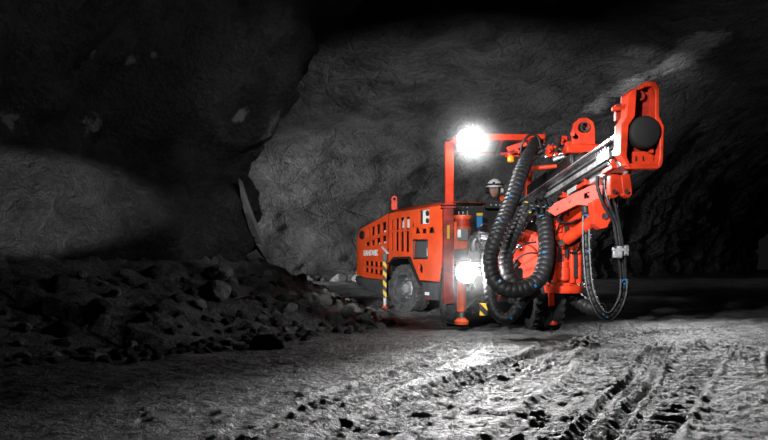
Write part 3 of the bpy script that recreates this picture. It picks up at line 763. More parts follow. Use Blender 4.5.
# orange accumulator
a0 = P(462.6, 250, 10.05); a1 = P(462.6, 215.5, 10.05)
mb = MB(); H_ = (a1 - a0).length
mb.lathe(a0, a1, [(0, .07), (.02, .10), (H_ * .55, .105), (H_ * .60, .118), (H_ * .66, .118), (H_ * .67, .105), (H_ * .90, .105), (H_ * .91, .122), (H_ - .01, .122), (H_, .11)], 30)
acc = X(mb.build('accumulator', M['orange'], rig, ang=30), 'orange pressure vessel')
mb = MB(); mb.lathe(a0, a1, [(H_ * .69, .107), (H_ * .88, .107)], 30, cap=False); mb.build('band', M['dred'], acc)
mb = MB(); mb.box(P(462.6, 234.5, 9.93), (.145, .03, .15)); pltm = X(mb.build('rating_plate', M['screen'], acc, bevel=.004), 'grey rating plate')
mb = MB(); mb.box(P(459.2, 233.5, 9.908), (.045, .012, .10)); mb.build('sticker', M['wlabel'], pltm)
for q in (459, 463, 467.6):
    mb = MB(); c = P(q, 214.5, 10.05); mb.cyl(c - UP * .01, c + UP * .045, .012, .012, 8); mb.build('bolt', M['steel'], acc)
mb = MB(); mb.bar(P(455.4, 250, 9.98), P(455.4, 222, 9.98), .035, .03); mb.build('strap', M['orange'], acc)

# ---- canopy with its posts
mb = MB()
pA = P(449, 146, 10.2); pB = Vector((pA.x, 10.2, .0)); 
mb.bar(Vector((pA.x, 10.2, .62)), Vector((pA.x, 10.2, 2.56)), .118, .12, (1, 0, 0))
post = X(mb.build('canopy_post', M['red'], rig, bevel=.012), 'left front canopy post')
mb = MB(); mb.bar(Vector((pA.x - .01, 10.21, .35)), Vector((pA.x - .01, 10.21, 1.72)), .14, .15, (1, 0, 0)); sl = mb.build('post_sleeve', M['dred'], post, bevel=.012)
mb = MB(); mb.box(P(448.4, 232, 10.12), (.035, .012, .18)); X(mb.build('reflector', M['yellow'], post), 'yellow reflector')
mb = MB(); 
for z in (1.70, 1.66): mb.box((pA.x - .01, 10.21, z), (.20, .20, .02))
mb.build('post_collar', M['dred'], post, bevel=.005)
def post2(x, y):
    mb = MB(); mb.bar((x, y, .7), (x, y, 2.52), .10, .10, (1, 0, 0)); return mb.build('canopy_post', M['red'], rig, bevel=.01)
post2(1.02, 11.56); post2(2.22, 11.5)
# roof: sloping corners, folded edge
ty = (10.2, 11.62)
sect = [(.862, 2.49), (.855, 2.53), (.985, 2.665), (2.20, 2.665), (2.20, 2.60), (2.10, 2.58), (1.02, 2.58), (.90, 2.46)]
SHR = Matrix(((1, .09, 0, -.09 * 10.2), (0, 1, 0, 0), (0, 0, 1, 0), (0, 0, 0, 1)))    # the canopy stands slightly turned
XZ = SHR @ Matrix(((1, 0, 0, 0), (0, 0, 1, 0), (0, 1, 0, 0), (0, 0, 0, 1)))
mb = MB(); mb.prism([(.985, 2.64), (2.20, 2.64), (2.20, 2.665), (.985, 2.665)], ty[0], ty[1], XZ)
mb.prism([(.855, 2.50), (.985, 2.64), (.985, 2.665), (.84, 2.51)], ty[0], ty[1], XZ)
can = mb.build('canopy', M['red'], rig, bevel=.006)
mb = MB(); mb.prism(sect, 10.16, 10.24, XZ); X(mb.build('edge_beam', M['red'], can, bevel=.008), 'front edge beam')
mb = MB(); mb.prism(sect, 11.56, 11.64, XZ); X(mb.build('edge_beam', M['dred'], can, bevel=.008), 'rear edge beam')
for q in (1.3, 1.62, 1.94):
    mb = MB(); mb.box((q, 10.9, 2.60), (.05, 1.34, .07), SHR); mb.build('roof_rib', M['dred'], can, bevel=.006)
mb = MB(); mb.box((2.17, 10.9, 2.60), (.06, 1.38, .11), SHR); X(mb.build('edge_beam', M['red'], can, bevel=.008), 'right edge beam')
mb = MB(); mb.box((.885, 10.9, 2.49), (.06, 1.38, .08), SHR); X(mb.build('edge_beam', M['red'], can, bevel=.008), 'left edge beam')
mb = MB(); mb.box((1.55, 10.9, 2.632), (1.1, 1.3, .01), SHR); mb.build('roof_lining', M['lining'], can)

# ---- work lamps
def work_lamp(px, py, d, rad, tgt, power, label, angle=80, spill=26):
    c = P(px, py, d); dirv = (Vector(tgt) - c).normalized()
    mb = MB(); mb.lathe(c - dirv * .10, c, [(0, rad * .5), (.03, rad * .85), (.085, rad), (.10, rad * 1.05), (.104, rad * .97)], 28)
    l = X(mb.build('work_lamp', M['black'], rig, ang=30), label)
    mb = MB(); mb.lathe(c - dirv * .002, c + dirv * .01, [(0, rad * .95), (.008, rad * .95), (.014, rad * .85), (.020, rad * .5), (.022, .001)], 28, cap=False)
    mb.build('lamp_glass', M['lamp'], l)
    mb = MB(); mb.bar(c - dirv * .07 + Vector((rad * 1.1, 0, 0)), c - dirv * .12 + Vector((rad * .5, 0, .06)), .02, .02); mb.bar(c - dirv * .07 - Vector((rad * 1.1, 0, 0)), c - dirv * .12 - Vector((rad * .5, 0, -.06)), .02, .02)
    mb.build('lamp_bracket', M['black'], l)
    ld = bpy.data.lights.new('lamp_light', 'SPOT'); ld.energy = power; ld.spot_size = R(angle); ld.spot_blend = 1; ld.shadow_soft_size = rad * .5
    lo = bpy.data.objects.new('lamp_light', ld); COL.objects.link(lo); lo.location = c + dirv * .06; aim(lo, tgt)
    gd = bpy.data.lights.new('lamp_spill', 'POINT'); gd.energy = spill; gd.shadow_soft_size = rad * .4
    go = bpy.data.objects.new('lamp_spill', gd); COL.objects.link(go); go.location = c + dirv * .09
    return l
work_lamp(466.5, 138.5, 10.02, .13, (2.1, 2.4, .1), 1500, 'round work lamp lit white under the left corner of the canopy')
work_lamp(466, 272.5, 9.55, .14, (2.2, 1.0, 1.5), 240, 'round headlamp lit white in front of the orange jack', spill=40)
jack(461.5, 262, 323.5, 9.85, .062, 'orange', label='orange front jack below the low lamp')
jack(553.5, 300, 324, 9.75, .035, 'red', label='thin red jack beside the dark front wheel')
mb = MB(); mb.cyl(P(464, 310, 9.8), P(478, 296, 9.9), .014, .014, 10); mb.build('link_rod', M['steel'], rig)
# amber beacon and hydraulics under the right of the canopy
mb = MB(); a = P(510.6, 158.5, 10.3); mb.lathe(a - UP * .05, a + UP * .05, [(0, .02), (.01, .045), (.07, .045), (.095, .03), (.10, .001)], 20, cap=False); bc = X(mb.build('beacon', M['amber'], rig), 'small amber beacon')
mb = MB(); mb.cyl(a + UP * .04, a + UP * .07, .05, .05, 18); mb.bar(a + UP * .06 - Vector((.14, 0, 0)), a + UP * .06 + Vector((.16, 0, .04)), .03, .03); mb.build('beacon_mount', M['dred'], bc)
mb = MB(); mb.bar(P(507, 150, 10.35), P(527, 143, 10.3), .06, .08); mb.bar(P(512, 146, 10.35), P(520, 153, 10.3), .05, .05); mb.bar(P(505, 156, 10.3), P(519, 156, 10.3), .04, .03); mb.build('lamp_bar', M['red'], rig, bevel=.008)
mb = MB(); mb.bar(P(527, 176, 10.2), P(533, 138, 10.2), .10, .08); X(mb.build('hose_post', M['red'], rig, bevel=.01), 'red upright behind the thick hose')
mb = MB(); mb.tube(spline([P(524, 168, 10.1), P(521, 155, 10.05), P(523, 142, 10.0), P(531, 134.5, 10.0), P(538, 137, 10.0), P(541, 148, 10.0)]), lambda L: .018, 10); mb.build('hose_hoop', M['black'], rig)
for k in range(4):
    mb = MB(); mb.tube(spline([P(524 - k * 1.5, 160 + k * 3, 10.25), P(517 - k, 166 + k * 3, 10.2), P(513 + k, 173 + k * 2.3, 10.25)]), lambda L: .02, 8); mb.build('hose', M['black' if k % 2 else 'dsteel'], rig)

# ---- thick hoses in spiral guard
def hose(pts, r, pitch=.07, dep=.085, name='hose', mt='hose', parent=rig, label=None, blue=(), n=14, step=.0138, taper=False):
    sp = spline(pts, step)
    def rf(L): ph = (L / pitch) % 1; return r * (1 if not taper else min(1, .62 + L * .7)) * (1 - dep * (1 if ph < .22 else 0) + .02 * math.sin(ph * 3.14))
    mb = MB(); mb.tube(sp, rf, n); o = mb.build(name, M[mt], parent, ang=50)
    if label: o['label'] = label
    cum = 0; tot = sum((b - a).length for a, b in zip(sp, sp[1:]))
    for f in blue:
        i = int(f * (len(sp) - 2)); t_ = (sp[i + 1] - sp[i]).normalized()
        mb = MB(); side = Vector((0, -1, 0)).cross(t_); c = sp[i] + Vector((0, -1, 0)) * r * .93 + side * r * random.uniform(-.55, .55)
        m = axis_frame(c - t_ * .014, c + t_ * .014, (0, -1, 0)); mb.box((0, 0, .014), (r * .42, .016, .03), m)
        X(mb.build('hose_tie', M['blue'], o, bevel=.003), 'blue tie')
    return o
hose([P(536, 140, 10.1), P(529, 154, 9.9), P(520, 176, 9.6), P(510, 204, 9.4), P(498, 233, 9.2), P(490, 258, 9.1), P(494, 280, 9.0), P(508, 289.5, 8.95), P(526, 288, 8.95), P(540, 277, 9.0), P(546, 257, 9.1), P(546, 234, 9.25), P(544, 214, 9.4)],
     .098, label='thickest hose looping from the canopy down and back up', blue=(.115, .135, .155, .175, .20, .235, .25, .30, .40, .62, .74, .86), taper=True)
hose([P(530, 203, 9.7), P(520, 223, 9.6), P(509, 245, 9.5), P(506, 265, 9.45), P(513, 281, 9.4), P(526, 287, 9.4)], .092, label='second thick hose inside the loop', mt='hose', blue=(.15,))
hose([P(489, 276, 9.35), P(490.5, 298, 9.2), P(497, 314, 9.1), P(507, 318.5, 9.05), P(516, 311, 9.05), P(524, 299, 9.15), P(536, 291, 9.35)], .072, label='lowest hose loop near the floor', blue=(.55, .7))
hose([P(540, 285, 9.95), P(558, 287, 9.9), P(572, 296, 9.8), P(586, 306, 9.7), P(600, 309, 9.6)], .098, label='thick hose passing behind the turret foot')
hose([P(548, 213, 9.3), P(561, 211, 9.25), P(571, 202, 9.15), P(579, 195, 9.1), P(584, 197, 9.05), P(585.5, 212, 9.0), P(586, 240, 9.0)], .052, pitch=.04, dep=.16, label='ribbed hose arching under the feed cradle', blue=(.08, .2, .75, .9))
hose([P(586, 236, 9.0), P(587, 262, 9.0), P(590, 288, 8.95), P(598, 309, 8.9), P(608, 317, 8.85), P(617, 310, 8.8), P(623, 295, 8.75), P(624.5, 279, 8.7)], .056, pitch=.075, dep=.12, label='hanging hose bundle loop', blue=(.12, .4, .62, .66, .98))
for q, (o1, o2) in enumerate(((-3.0, 0), (-.5, .02), (2.4, 0))):
    hose([P(624 + o1 * .8, 286, 8.7 + o2), P(622.5 + o1, 262, 8.68 + o2), P(619.5 + o1, 240, 8.65 + o2), P(616.5 + o1, 222, 8.63 + o2), P(610 + o1 * 2.2, 204, 8.6), P(606 + o1 * 2.8, 186, 8.6), P(606 + o1 * 2.8, 176, 8.6)], .021, pitch=.2, dep=.03, n=9, mt=('hose', 'dsteel', 'hose')[q])
for dx, dd in ((3.2, -.05), (-3.0, -.05)):
    hose([P(586 + dx, 215, 8.98 + dd), P(586 + dx, 240, 8.97 + dd), P(587 + dx, 262, 8.97 + dd), P(590 + dx, 288, 8.92 + dd), P(598 + dx * .7, 309 - dx, 8.86 + dd), P(608, 317 - dx * 1.3, 8.81 + dd), P(617 - dx * .7, 309 - dx, 8.77 + dd), P(623 - dx, 295, 8.71 + dd), P(624 - dx, 279, 8.66 + dd)], .009, pitch=.12, dep=.3, n=7, mt='wire', name='wire')
mb = MB(); mb.box(P(619.5, 252, 8.62), (.06, .05, .14)); mb.box(P(615, 253, 8.62), (.055, .06, .11)); mb.box(P(626, 250.5, 8.62), (.05, .06, .12)); mb.bar(P(612, 249, 8.6), P(629, 250, 8.6), .03, .04)
cl = X(mb.build('hose_clamp', M['alu'], rig, bevel=.008), 'bright metal clamp on the hanging hoses')
for q in ((614.5, 247), (618, 258), (626, 255)):
    mb = MB(); c = P(*q, 8.58); mb.cyl(c, c - Vector((0, .02, 0)), .013, .013, 6); mb.build('bolt', M['dsteel'], cl)
mb = MB(); pts = [P(624.5 + 3.2 * math.cos(a), 283 - 3.2 * math.sin(a) * 1.0, 8.63) for a in [R(x) for x in range(0, 181, 15)]]; mb.tube(pts, lambda L: .011, 8); X(mb.build('hose_tie', M['blue'], rig), 'blue ring at the end of the hanging bundle')
# thin cables
cabs = [[(508, 262, 9.6), (515, 250, 9.3), (525, 244, 9.25), (536, 242, 9.3)], [(512, 268, 9.6), (520, 257, 9.3), (530, 253, 9.2), (540, 254, 9.3)], [(583, 240, 9.4), (577, 250, 9.3), (570, 252, 9.4), (566, 244, 9.6)],
        [(552, 215, 9.4), (560, 222, 9.3), (572, 222, 9.3), (584, 214, 9.2)], [(598, 308, 8.9), (603, 303, 8.85), (606, 308, 8.85), (601, 313, 8.9)], [(566, 205, 9.2), (560, 222, 9.3), (556, 240, 9.5), (562, 255, 9.6)],
        [(470, 262, 9.7), (468, 245, 9.8), (473, 236, 9.8), (480, 244, 9.8), (480, 260, 9.8)]]
for cpts in cabs:
    mb = MB(); mb.tube(spline([P(*q) for q in cpts]), lambda L: .011, 8); mb.build('cable', M['matt'], rig)
# hose junction
jn = MB(); random.seed(8)
jn.box(P(543, 207, 9.5), (.34, .24, .22)); jn.box(P(534, 203, 9.45), (.2, .2, .16)); jn.box(P(556, 205, 9.5), (.2, .2, .18))
for k in range(14):
    a = P(random.uniform(524, 562), random.uniform(196, 220), 9.36); b_ = a + Vector((random.uniform(-.14, .14), -.1, random.uniform(-.1, .1))); jn.cyl(a, b_, random.uniform(.02, .045), random.uniform(.02, .04), 10)
jn = X(jn.build('manifold', M['matt'], rig, bevel=.006), 'black hose junction')
for k in range(12):
    a = P(random.uniform(526, 560), random.uniform(199, 222), 9.22); mb = MB(); m = frame(a, (1, 0, random.uniform(-.8, .8)), z=(0, -1, 0)); mb.box((0, 0, 0), (random.uniform(.02, .06), .014, .02), m)
    mb.build('fitting', M[('blue', 'blue', 'steel', 'dsteel', 'yellow', 'blue')[k % 6]], jn, bevel=.003)
for k in range(6):
    mb = MB(); x0 = 526 + k * 6; mb.tube(spline([P(x0, 200, 9.3), P(x0 + 4, 205 + k, 9.2), P(x0 + 9, 207, 9.2), P(x0 + 12, 215, 9.3)]), lambda L: .016, 8); mb.build('hose', M['black'], jn)

# ---- turret: slew drum, column, flange
dc = P(527, 262, 10.0); da = Vector((-.55, -1, .05)).normalized()
mb = MB(); mb.lathe(dc + da * -.25, dc + da * .25, [(0, .36), (.20, .36), (.22, .395), (.34, .395), (.36, .37), (.40, .37), (.41, .24), (.46, .22), (.47, .001)], 44, cap=False)
drum = X(mb.build('slew_drum', M['red'], rig, ang=30), 'big round red drum behind the hoses')
m0 = axis_frame(dc + da * .155, dc + da * .6)
for k in range(16):
    an = 2 * math.pi * k / 16; q = m0 @ Vector((.31 * math.cos(an), .31 * math.sin(an), 0)); mb = MB(); mb.cyl(q, q + da * .03, .017, .017, 6); mb.build('bolt', M['dred'], drum)
mb = MB(); mb.bar(dc + Vector((-.05, .1, .2)), Vector((2.33, 9.9, .95)), .3, .5); mb.box((2.2, 10.05, .78), (.4, .45, .3)); X(mb.build('turret_arm', M['red'], rig, bevel=.02), 'red arm carrying the column')
cc = P(562.5, 288, 9.65); ct = P(562.5, 222, 9.65); ch = (ct - cc).length
mb = MB(); mb.lathe(cc - UP * .02, cc + UP, [(-.04, .245), (.0, .255), (.05, .255), (.055, .22), (.09, .20), (.095, .17), (.2, .155), (ch, .14), (ch + .1, .13)], 36)
colm = X(mb.build('turret_column', M['red'], rig, ang=30), 'upright red column with a wide flange')
for k in range(14):
    an = 2 * math.pi * k / 14; q = cc + Vector((.235 * math.cos(an), .235 * math.sin(an), .03)); mb = MB(); mb.cyl(q, q + UP * .02, .014, .014, 6); mb.build('bolt', M['dred'], colm)
for k, (px, y0, y1, r_) in enumerate(((553, 284, 240, .055), (572, 283, 246, .05), (563, 281, 262, .09), (578.5, 284, 232, .04))):
    a, b_ = P(px, y0, 9.46), P(px, y1, 9.46); mb = MB(); mb.lathe(a, b_, [(0, r_ * .8), (.02, r_), ((b_ - a).length * .7, r_), ((b_ - a).length * .72, r_ * .8), ((b_ - a).length, r_ * .75)], 18); mb.build('cylinder', M['red'], colm, ang=30)
for k, (px, py, sx, sz) in enumerate(((556, 232, .20, .22), (571, 238, .16, .3), (562, 250, .14, .12), (551, 268, .10, .2), (574, 268, .12, .12))):
    mb = MB(); mb.box(P(px, py, 9.52), (sx, .16, sz)); mb.box(P(px + 2, py - 3, 9.43), (sx * .5, .05, sz * .4)); mb.build('bracket', M['red'], colm, bevel=.015)
for px, py in ((549.5, 281), (551, 280.5)):
    pass
mb = MB(); mb.box(P(551.5, 281, 9.415), (.10, .012, .03)); mb.build('sticker', M['wlabel'], colm)
for px, y0, y1, dd in ((559.5, 240, 262, 9.42), (566.5, 226, 258, 9.40), (575.5, 250, 278, 9.40)):
    mb = MB(); mb.bar(P(px, y0, dd), P(px, y1, dd), .04, .03); mb.build('recess_cover', M['matt'], colm, bevel=.004)
mb = MB(); mb.bar(P(550.5, 289, 9.6), P(551.5, 306, 9.6), .08, .05); mb.build('support_leg', M['red'], colm, bevel=.006)
mb = MB(); mb.cyl(P(581, 282, 9.5), P(594, 297, 9.3), .012, .012, 8); mb.build('link_rod', M['steel'], rig)

# ---- boom between the column and the cradle
mb = MB(); mb.bar(P(562, 224, 9.65), P(566, 205, 9.5), .30, .30, (0, 1, 0)); mb.bar(P(560, 220, 9.6), P(600, 205, 9.1), .22, .2); boom = X(mb.build('boom', M['red'], rig, bevel=.025), 'short red boom')
a, b_ = P(566, 240, 9.2), P(595, 219.5, 8.9)
mb = MB(); L_ = (b_ - a).length; mb.lathe(a, b_, [(0, .07), (.01, .078), (L_ - .02, .078), (L_, .065)], 24); tc_ = X(mb.build('tilt_cylinder', M['red'], rig, ang=30), 'slanted red cylinder')
mb = MB(); d_ = (a - b_).normalized(); mb.cyl(a, a + d_ * .10, .04, .03, 16); mb.build('piston', M['steel'], tc_)
kn = P(600, 212, 8.75)
mb = MB().mesh(plate([(-.11, -.13), (-.05, -.2), (.03, -.19), (.09, -.1), (.10, .10), (.0, .16), (-.1, .12)], [circle(.02, -.06, .035)], .22, .015), frame(kn, (1, 0, .1), z=(0, -1, 0)))
kn_ = X(mb.build('knuckle', M['red'], rig), 'red knuckle below the cradle')
mb = MB(); mb.cyl(kn + Vector((.02, -.14, -.06)), kn + Vector((.02, .1, -.06)), .033, .033, 18); mb.build('pivot_pin', M['dsteel'], kn_)
mb = MB(); mb.box(P(607.5, 209, 8.8), (.2, .16, .16)); mb.box(P(609, 216, 8.8), (.12, .14, .12)); mb.build('knuckle_block', M['dred'], kn_, bevel=.02)
# cradle: red side plate under the feed
cp = [(548, 211), (556, 203), (575, 193.5), (592, 185.5), (606, 181), (612, 182), (610.5, 186), (610.5, 207), (594, 212), (590, 206), (578, 205), (566, 211), (556, 216)]
co = P(580, 195, 9.0); ax = (P(616, 172, 8.55) - P(546, 206, 9.6)); cf = frame(co, Vector((ax.x * .0 + .80, -.6, 0)), z=Vector((-.6, -.80, 0)))
# outline on the vertical plane through co that follows the feed
def on_plane(px, py, nrm=Vector((-.45, -.893, 0)), o=co):
    k = (px - 384) / F; d = o.dot(nrm) / (k * nrm.x + nrm.y); return P(px, py, d)
cfr = frame(co, Vector((.893, -.45, 0)), z=Vector((-.45, -.893, 0))); inv = cfr.inverted()
def cpl(pts): return [tuple((inv @ on_plane(*p))[:2]) for p in pts]
mb = MB().mesh(plate(cpl(cp), [cpl([(603, 189), (608.5, 188), (608.5, 201), (603, 202)]), cpl([(585, 194), (590, 192), (590, 198), (585, 199)])], .09, .012), cfr)
mb.mesh(plate(cpl(cp), [], .05, .01), cfr @ Matrix.Translation((0, 0, -.34)))
cradle = X(mb.build('cradle', M['red'], rig), 'red feed cradle plate')
mb = MB(); a = on_plane(606.5, 195) + Vector((.02, .10, 0)); mb.box(a, (.16, .1, .32)); cnb = mb.build('connector_block', M['black'], cradle, bevel=.006)
for k in range(6):
    mb = MB(); c = on_plane(605 + (k % 2) * 3, 190 + (k // 2) * 5) + Vector((0, .03, 0)); mb.cyl(c + Vector((0, .04, 0)), c - Vector((0, .02, 0)), .016, .014, 8); mb.build('fitting', M['dsteel'], cnb)
for px, py, rr_ in ((557, 208, .03), (570, 201, .02), (597, 189, .02), (597, 203, .025), (600, 208, .015)):
    mb = MB(); c = on_plane(px, py); nn = Vector((-.45, -.893, 0)); mb.cyl(c, c + nn * .065, rr_, rr_, 12); mb.build('bolt', M['dred'], cradle)
# clamps hanging under the near end of the feed
for px, py, dd, tilt in ((613, 186, 8.35, 0), (625, 186, 8.3, .12)):
    o_ = P(px, py, dd)
    mb = MB().mesh(plate([(-.05, .12), (.055, .14), (.06, -.02), (.05, -.11), (0, -.14), (-.055, -.10), (-.06, .0)], [circle(0, -.07, .025, 14)], .09, .012), frame(o_, (1, .2, tilt), z=(-.2, -1, 0)))
    ck = mb.build('hose_hook', M['red'], rig)
    mb = MB(); mb.cyl(o_ + Vector((0, -.075, -.07)), o_ + Vector((0, .06, -.07)), .023, .023, 14); mb.build('pivot_pin', M['dsteel'], ck)

# ---- feed beam
fn = Vector((2.70, 8.06, 2.14)); ff = Vector((2.24, 12.4, 1.63)); fa = (fn - ff).normalized()
FM = axis_frame(ff, fn)                     # z along the beam toward the camera, x to the right, y up
FL = (fn - ff).length
if FM.to_3x3() @ Vector((0, 1, 0)) @ UP < 0: FM = FM @ Matrix.Rotation(math.pi, 4, 'Z')
# axis_frame x = up x z; make x point to the right
xs_ = 1 if (FM.to_3x3() @ Vector((1, 0, 0))).x > 0 else -1
def fb(x, y, z): return FM @ Vector((x * xs_, y, z))
prof = [(-.15, -.17), (-.15, -.10), (-.10, -.085), (-.10, -.03), (-.15, -.02), (-.15, .03), (-.11, .045), (-.11, .10), (-.16, .115), (-.16, .165), (-.06, .175), (-.05, .13), (.05, .13), (.06, .175),
        (.16, .165), (.16, .115), (.11, .10), (.11, .045), (.15, .03), (.15, -.02), (.10, -.03), (.10, -.085), (.15, -.10), (.15, -.17), (.05, -.19), (.03, -.15), (-.03, -.15), (-.05, -.19)]
mb = MB(); mb.prism([(x * xs_ * 1.08, y * 1.12) for x, y in prof], 0, FL, FM); feed = X(mb.build('feed_beam', M['alu'], rig, ang=30), 'long grooved aluminium feed beam')
mb = MB()
for y in (-.057, .072): mb.bar(fb(-.112, y, .05), fb(-.112, y, FL - .05), .03, .045)
mb.build('groove_liner', M['matt'], feed)
mb = MB(); mb.cyl(fb(-.05, .235, 1.9), fb(-.05, .225, FL + .02), .030, .030, 16); X(mb.build('drill_rod', M['steel'], feed), 'shiny drill rod')
mb = MB(); mb.cyl(fb(-.185, .14, .4), fb(-.185, .14, FL - .12), .020, .020, 12); mb.build('slide_rail', M['steel'], feed)
mb = MB(); mb.cyl(fb(-.19, -.10, .3), fb(-.19, -.10, FL - .2), .026, .026, 12); X(mb.build('feed_hose', M['matt'], feed), 'black hose along the beam')
mb = MB(); mb.box((-.175 * xs_, .02, FL - .42), (.025, .13, .38), FM); lb = mb.build('rating_plate', M['screen'], feed, bevel=.004)
mb = MB(); mb.box((-.190 * xs_, .05, FL - .30), (.008, .03, .08), FM); mb.build('sticker', M['wlabel'], lb)
for k in range(5):
    mb = MB(); mb.box((-.18 * xs_, .09, FL - .30 - .07 * k), (.03, .03, .03), FM); mb.build('sensor', M['dsteel'], lb, bevel=.004)
for z in (1.6, 2.6, 3.35, 4.15):
    mb = MB(); mb.box((-.185 * xs_, -.17, z), (.06, .05, .30), FM); mb.box((-.19 * xs_, -.13, z + .1), (.045, .10, .06), FM); cl_ = mb.build('feed_clamp', M['red'], feed, bevel=.008)
    mb = MB(); mb.cyl(fb(-.22, -.13, z + .1), fb(-.235, -.13, z + .1), .018, .018, 6); mb.build('bolt', M['dsteel'], cl_)
for z in (2.15, 3.0):
    mb = MB(); mb.box((-.19 * xs_, -.15, z), (.01, .06, .34), FM); X(mb.build('warning_label', M['wlabel'], feed), 'white label on the beam')
# rod centralizer and rock drill on top of the beam
mb = MB().mesh(plate([(-.17, -.22), (.13, -.22), (.15, .12), (.13, .20), (.06, .26), (-.04, .26), (-.12, .20), (-.15, .1)], [circle(-.0, .13, .065, 20)], .12, .015), frame(P(583.5, 138, 9.9), (1, -.1, .08), z=(-.12, -1, -.05)))
cent = X(mb.build('rod_centralizer', M['red'], rig), 'red plate with a round eye above the beam')
o_ = P(583.5, 138, 9.9)
mb = MB(); mb.lathe(o_ + Vector((.0, -.10, .13)), o_ + Vector((.0, .08, .13)), [(0, .05), (0, .064), (.16, .064), (.16, .05)], 24, cap=False); mb.build('bushing', M['dsteel'], cent)
mb = MB(); mb.cyl(P(572.5, 134, 9.85), P(572.5, 134, 9.7), .03, .03, 12); mb.build('bolt', M['red'], cent)
mb = MB(); mb.box(P(583, 150, 9.9), (.5, .3, .12)); mb.build('sledge', M['red'], cent, bevel=.02)
mb = MB(); mb.bar(fb(-.02, .26, .9), fb(-.02, .26, 2.9), .26, .2); mb.cyl(fb(-.02, .26, 2.9), fb(-.02, .26, 3.1), .09, .06, 18); dr = X(mb.build('rock_drill', M['black'], rig, bevel=.03), 'black rock drill on the far half of the beam')
for k, (px, py, sx, sz) in enumerate(((554, 148, .16, .10), (562, 141, .12, .12), (569, 146, .16, .10), (556, 155, .22, .06), (577, 152, .14, .08), (549, 152, .08, .16))):
    mb = MB(); mb.box(P(px, py, 10.2 - k * .02), (sx, .2, sz)); mb.cyl(P(px, py, 10.05 - k * .02), P(px + 2, py - 2, 10.0), .025, .025, 10); mb.build('drill_bracket', M['red' if k % 3 else 'red'], dr, bevel=.018)
for k, (p0, p1, m_) in enumerate((((545, 157), (570, 152), 'steel'), ((553, 160), (583, 150), 'alu'), ((548, 145), (562, 150), 'dsteel'), ((560, 136), (556, 152), 'dsteel'), ((528, 169), (557, 166), 'red'))):
    mb = MB(); mb.cyl(P(*p0, 10.1), P(*p1, 10.0), .028, .028, 12); mb.build('drill_pipe', M[m_], dr)
for k in range(7):
    mb = MB(); a = P(535 + k * 3, 150 + (k % 3) * 4, 10.2); mb.tube(spline([a, a + Vector((.1, -.1, .06)), a + Vector((.22, -.05, .0)), a + Vector((.3, 0, -.1))]), lambda L: .022, 8); mb.build('hose', M['black'], dr)

# ---- front plate of the feed
fo = Vector((2.74, 8.0, 2.365)); pf = frame(fo, (.998, .06, 0), z=(-.06, -.995, -.07)); ppm = F / 8.0
def fpx(pts): return [((x - 640) / ppm, (127 - y) / ppm) for x, y in pts]
def cpx(pts): return fpx([(600 + x / 4.19, 75 + y / 4.19) for x, y in pts])    # from a crop enlarged 4.19 times
back = cpx([(88, 92), (128, 62), (165, 52), (200, 50), (214, 80), (216, 185), (240, 222), (240, 365), (222, 392), (112, 392), (66, 338), (66, 215), (90, 182)])
mb = MB().mesh(plate(back, [cpx([(155 + 19 * math.cos(R(a)), 92 + 19 * math.sin(R(a))) for a in range(0, 360, 18)])], .05, .008), pf @ Matrix.Translation((0, 0, -.02)))
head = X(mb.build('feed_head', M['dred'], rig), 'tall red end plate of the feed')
def flange(pts, name, z0=.02, th=.17, m='red', lab=None):
    mb = MB().mesh(plate(cpx(pts), [], th, .012), pf @ Matrix.Translation((0, 0, z0 + th / 2 - .03))); o = mb.build(name, M[m], head)
    if lab: o['label'] = lab
    return o
flange([(104, 78), (126, 66), (126, 72), (122, 180), (96, 220), (92, 345), (112, 388), (98, 384), (64, 338), (64, 214), (84, 182), (88, 100)], 'side_flange', lab='left side flange')
flange([(182, 38), (205, 40), (222, 68), (224, 180), (246, 218), (246, 368), (234, 392), (222, 384), (228, 350), (228, 232), (205, 192), (203, 80), (192, 60), (170, 58)], 'side_flange', lab='right side flange')
flange([(98, 384), (112, 372), (224, 376), (236, 390), (226, 396), (110, 397)], 'bottom_flange', th=.16)
flange([(120, 68), (152, 54), (172, 36), (206, 40), (198, 58), (176, 56), (156, 68), (128, 78)], 'top_flange', th=.12)
flange([(100, 322), (226, 318), (228, 378), (112, 380), (98, 350)], 'lower_plate', z0=.02, th=.05, lab='lower face plate')
cx = ((600 + 155 / 4.19) - 640) / ppm; cy = (127 - (75 + 92 / 4.19)) / ppm
mb = MB(); c0_ = pf @ Vector((cx, cy, -.06)); c1_ = pf @ Vector((cx, cy, .07)); mb.lathe(c0_, c1_, [(0, .038), (.0, .052), (.12, .056), (.13, .05), (.13, .036), (.0, .03)], 26, cap=False); mb.build('rod_guide', M['dred'], head)
mb = MB(); mb.lathe(c0_ - fa * .0, c1_ - Vector((0, 0, 0)), [(.02, .036), (.10, .036), (.11, .022), (.06, .02), (.06, .001)], 20, cap=False); mb.build('rod_end', M['steel'], head)
cx = ((600 + 167 / 4.19) - 640) / ppm; cy = (127 - (75 + 244 / 4.19)) / ppm
mb = MB(); c0_ = pf @ Vector((cx, cy, .0)); c1_ = pf @ Vector((cx, cy, 1)); mb.lathe(c0_, c1_, [(0, .160), (.08, .171), (.15, .170), (.175, .160), (.188, .135), (.192, .001)], 44, cap=False); X(mb.build('stinger_pad', M['matt'], head, ang=50), 'round black rubber pad')
for x, y, r_ in ((103, 374, 12), (212, 378, 11), (205, 320, 9), (140, 372, 0)):
    if not r_: continue
    a = pf @ Vector((*cpx([(x, y)])[0], .03)); b_ = pf @ Vector((*cpx([(x, y)])[0], .105)); mb = MB(); mb.cyl(a, b_, r_ / 4.19 / ppm, r_ / 4.19 / ppm, 16); mb.build('bolt', M['red'], head, bevel=.003)
for x in (148, 178):
    a = pf @ Vector((*cpx([(x, 350)])[0], .04)); mb = MB(); mb.box(a, (.012, .02, .05)); mb.build('slot', M['matt'], head)
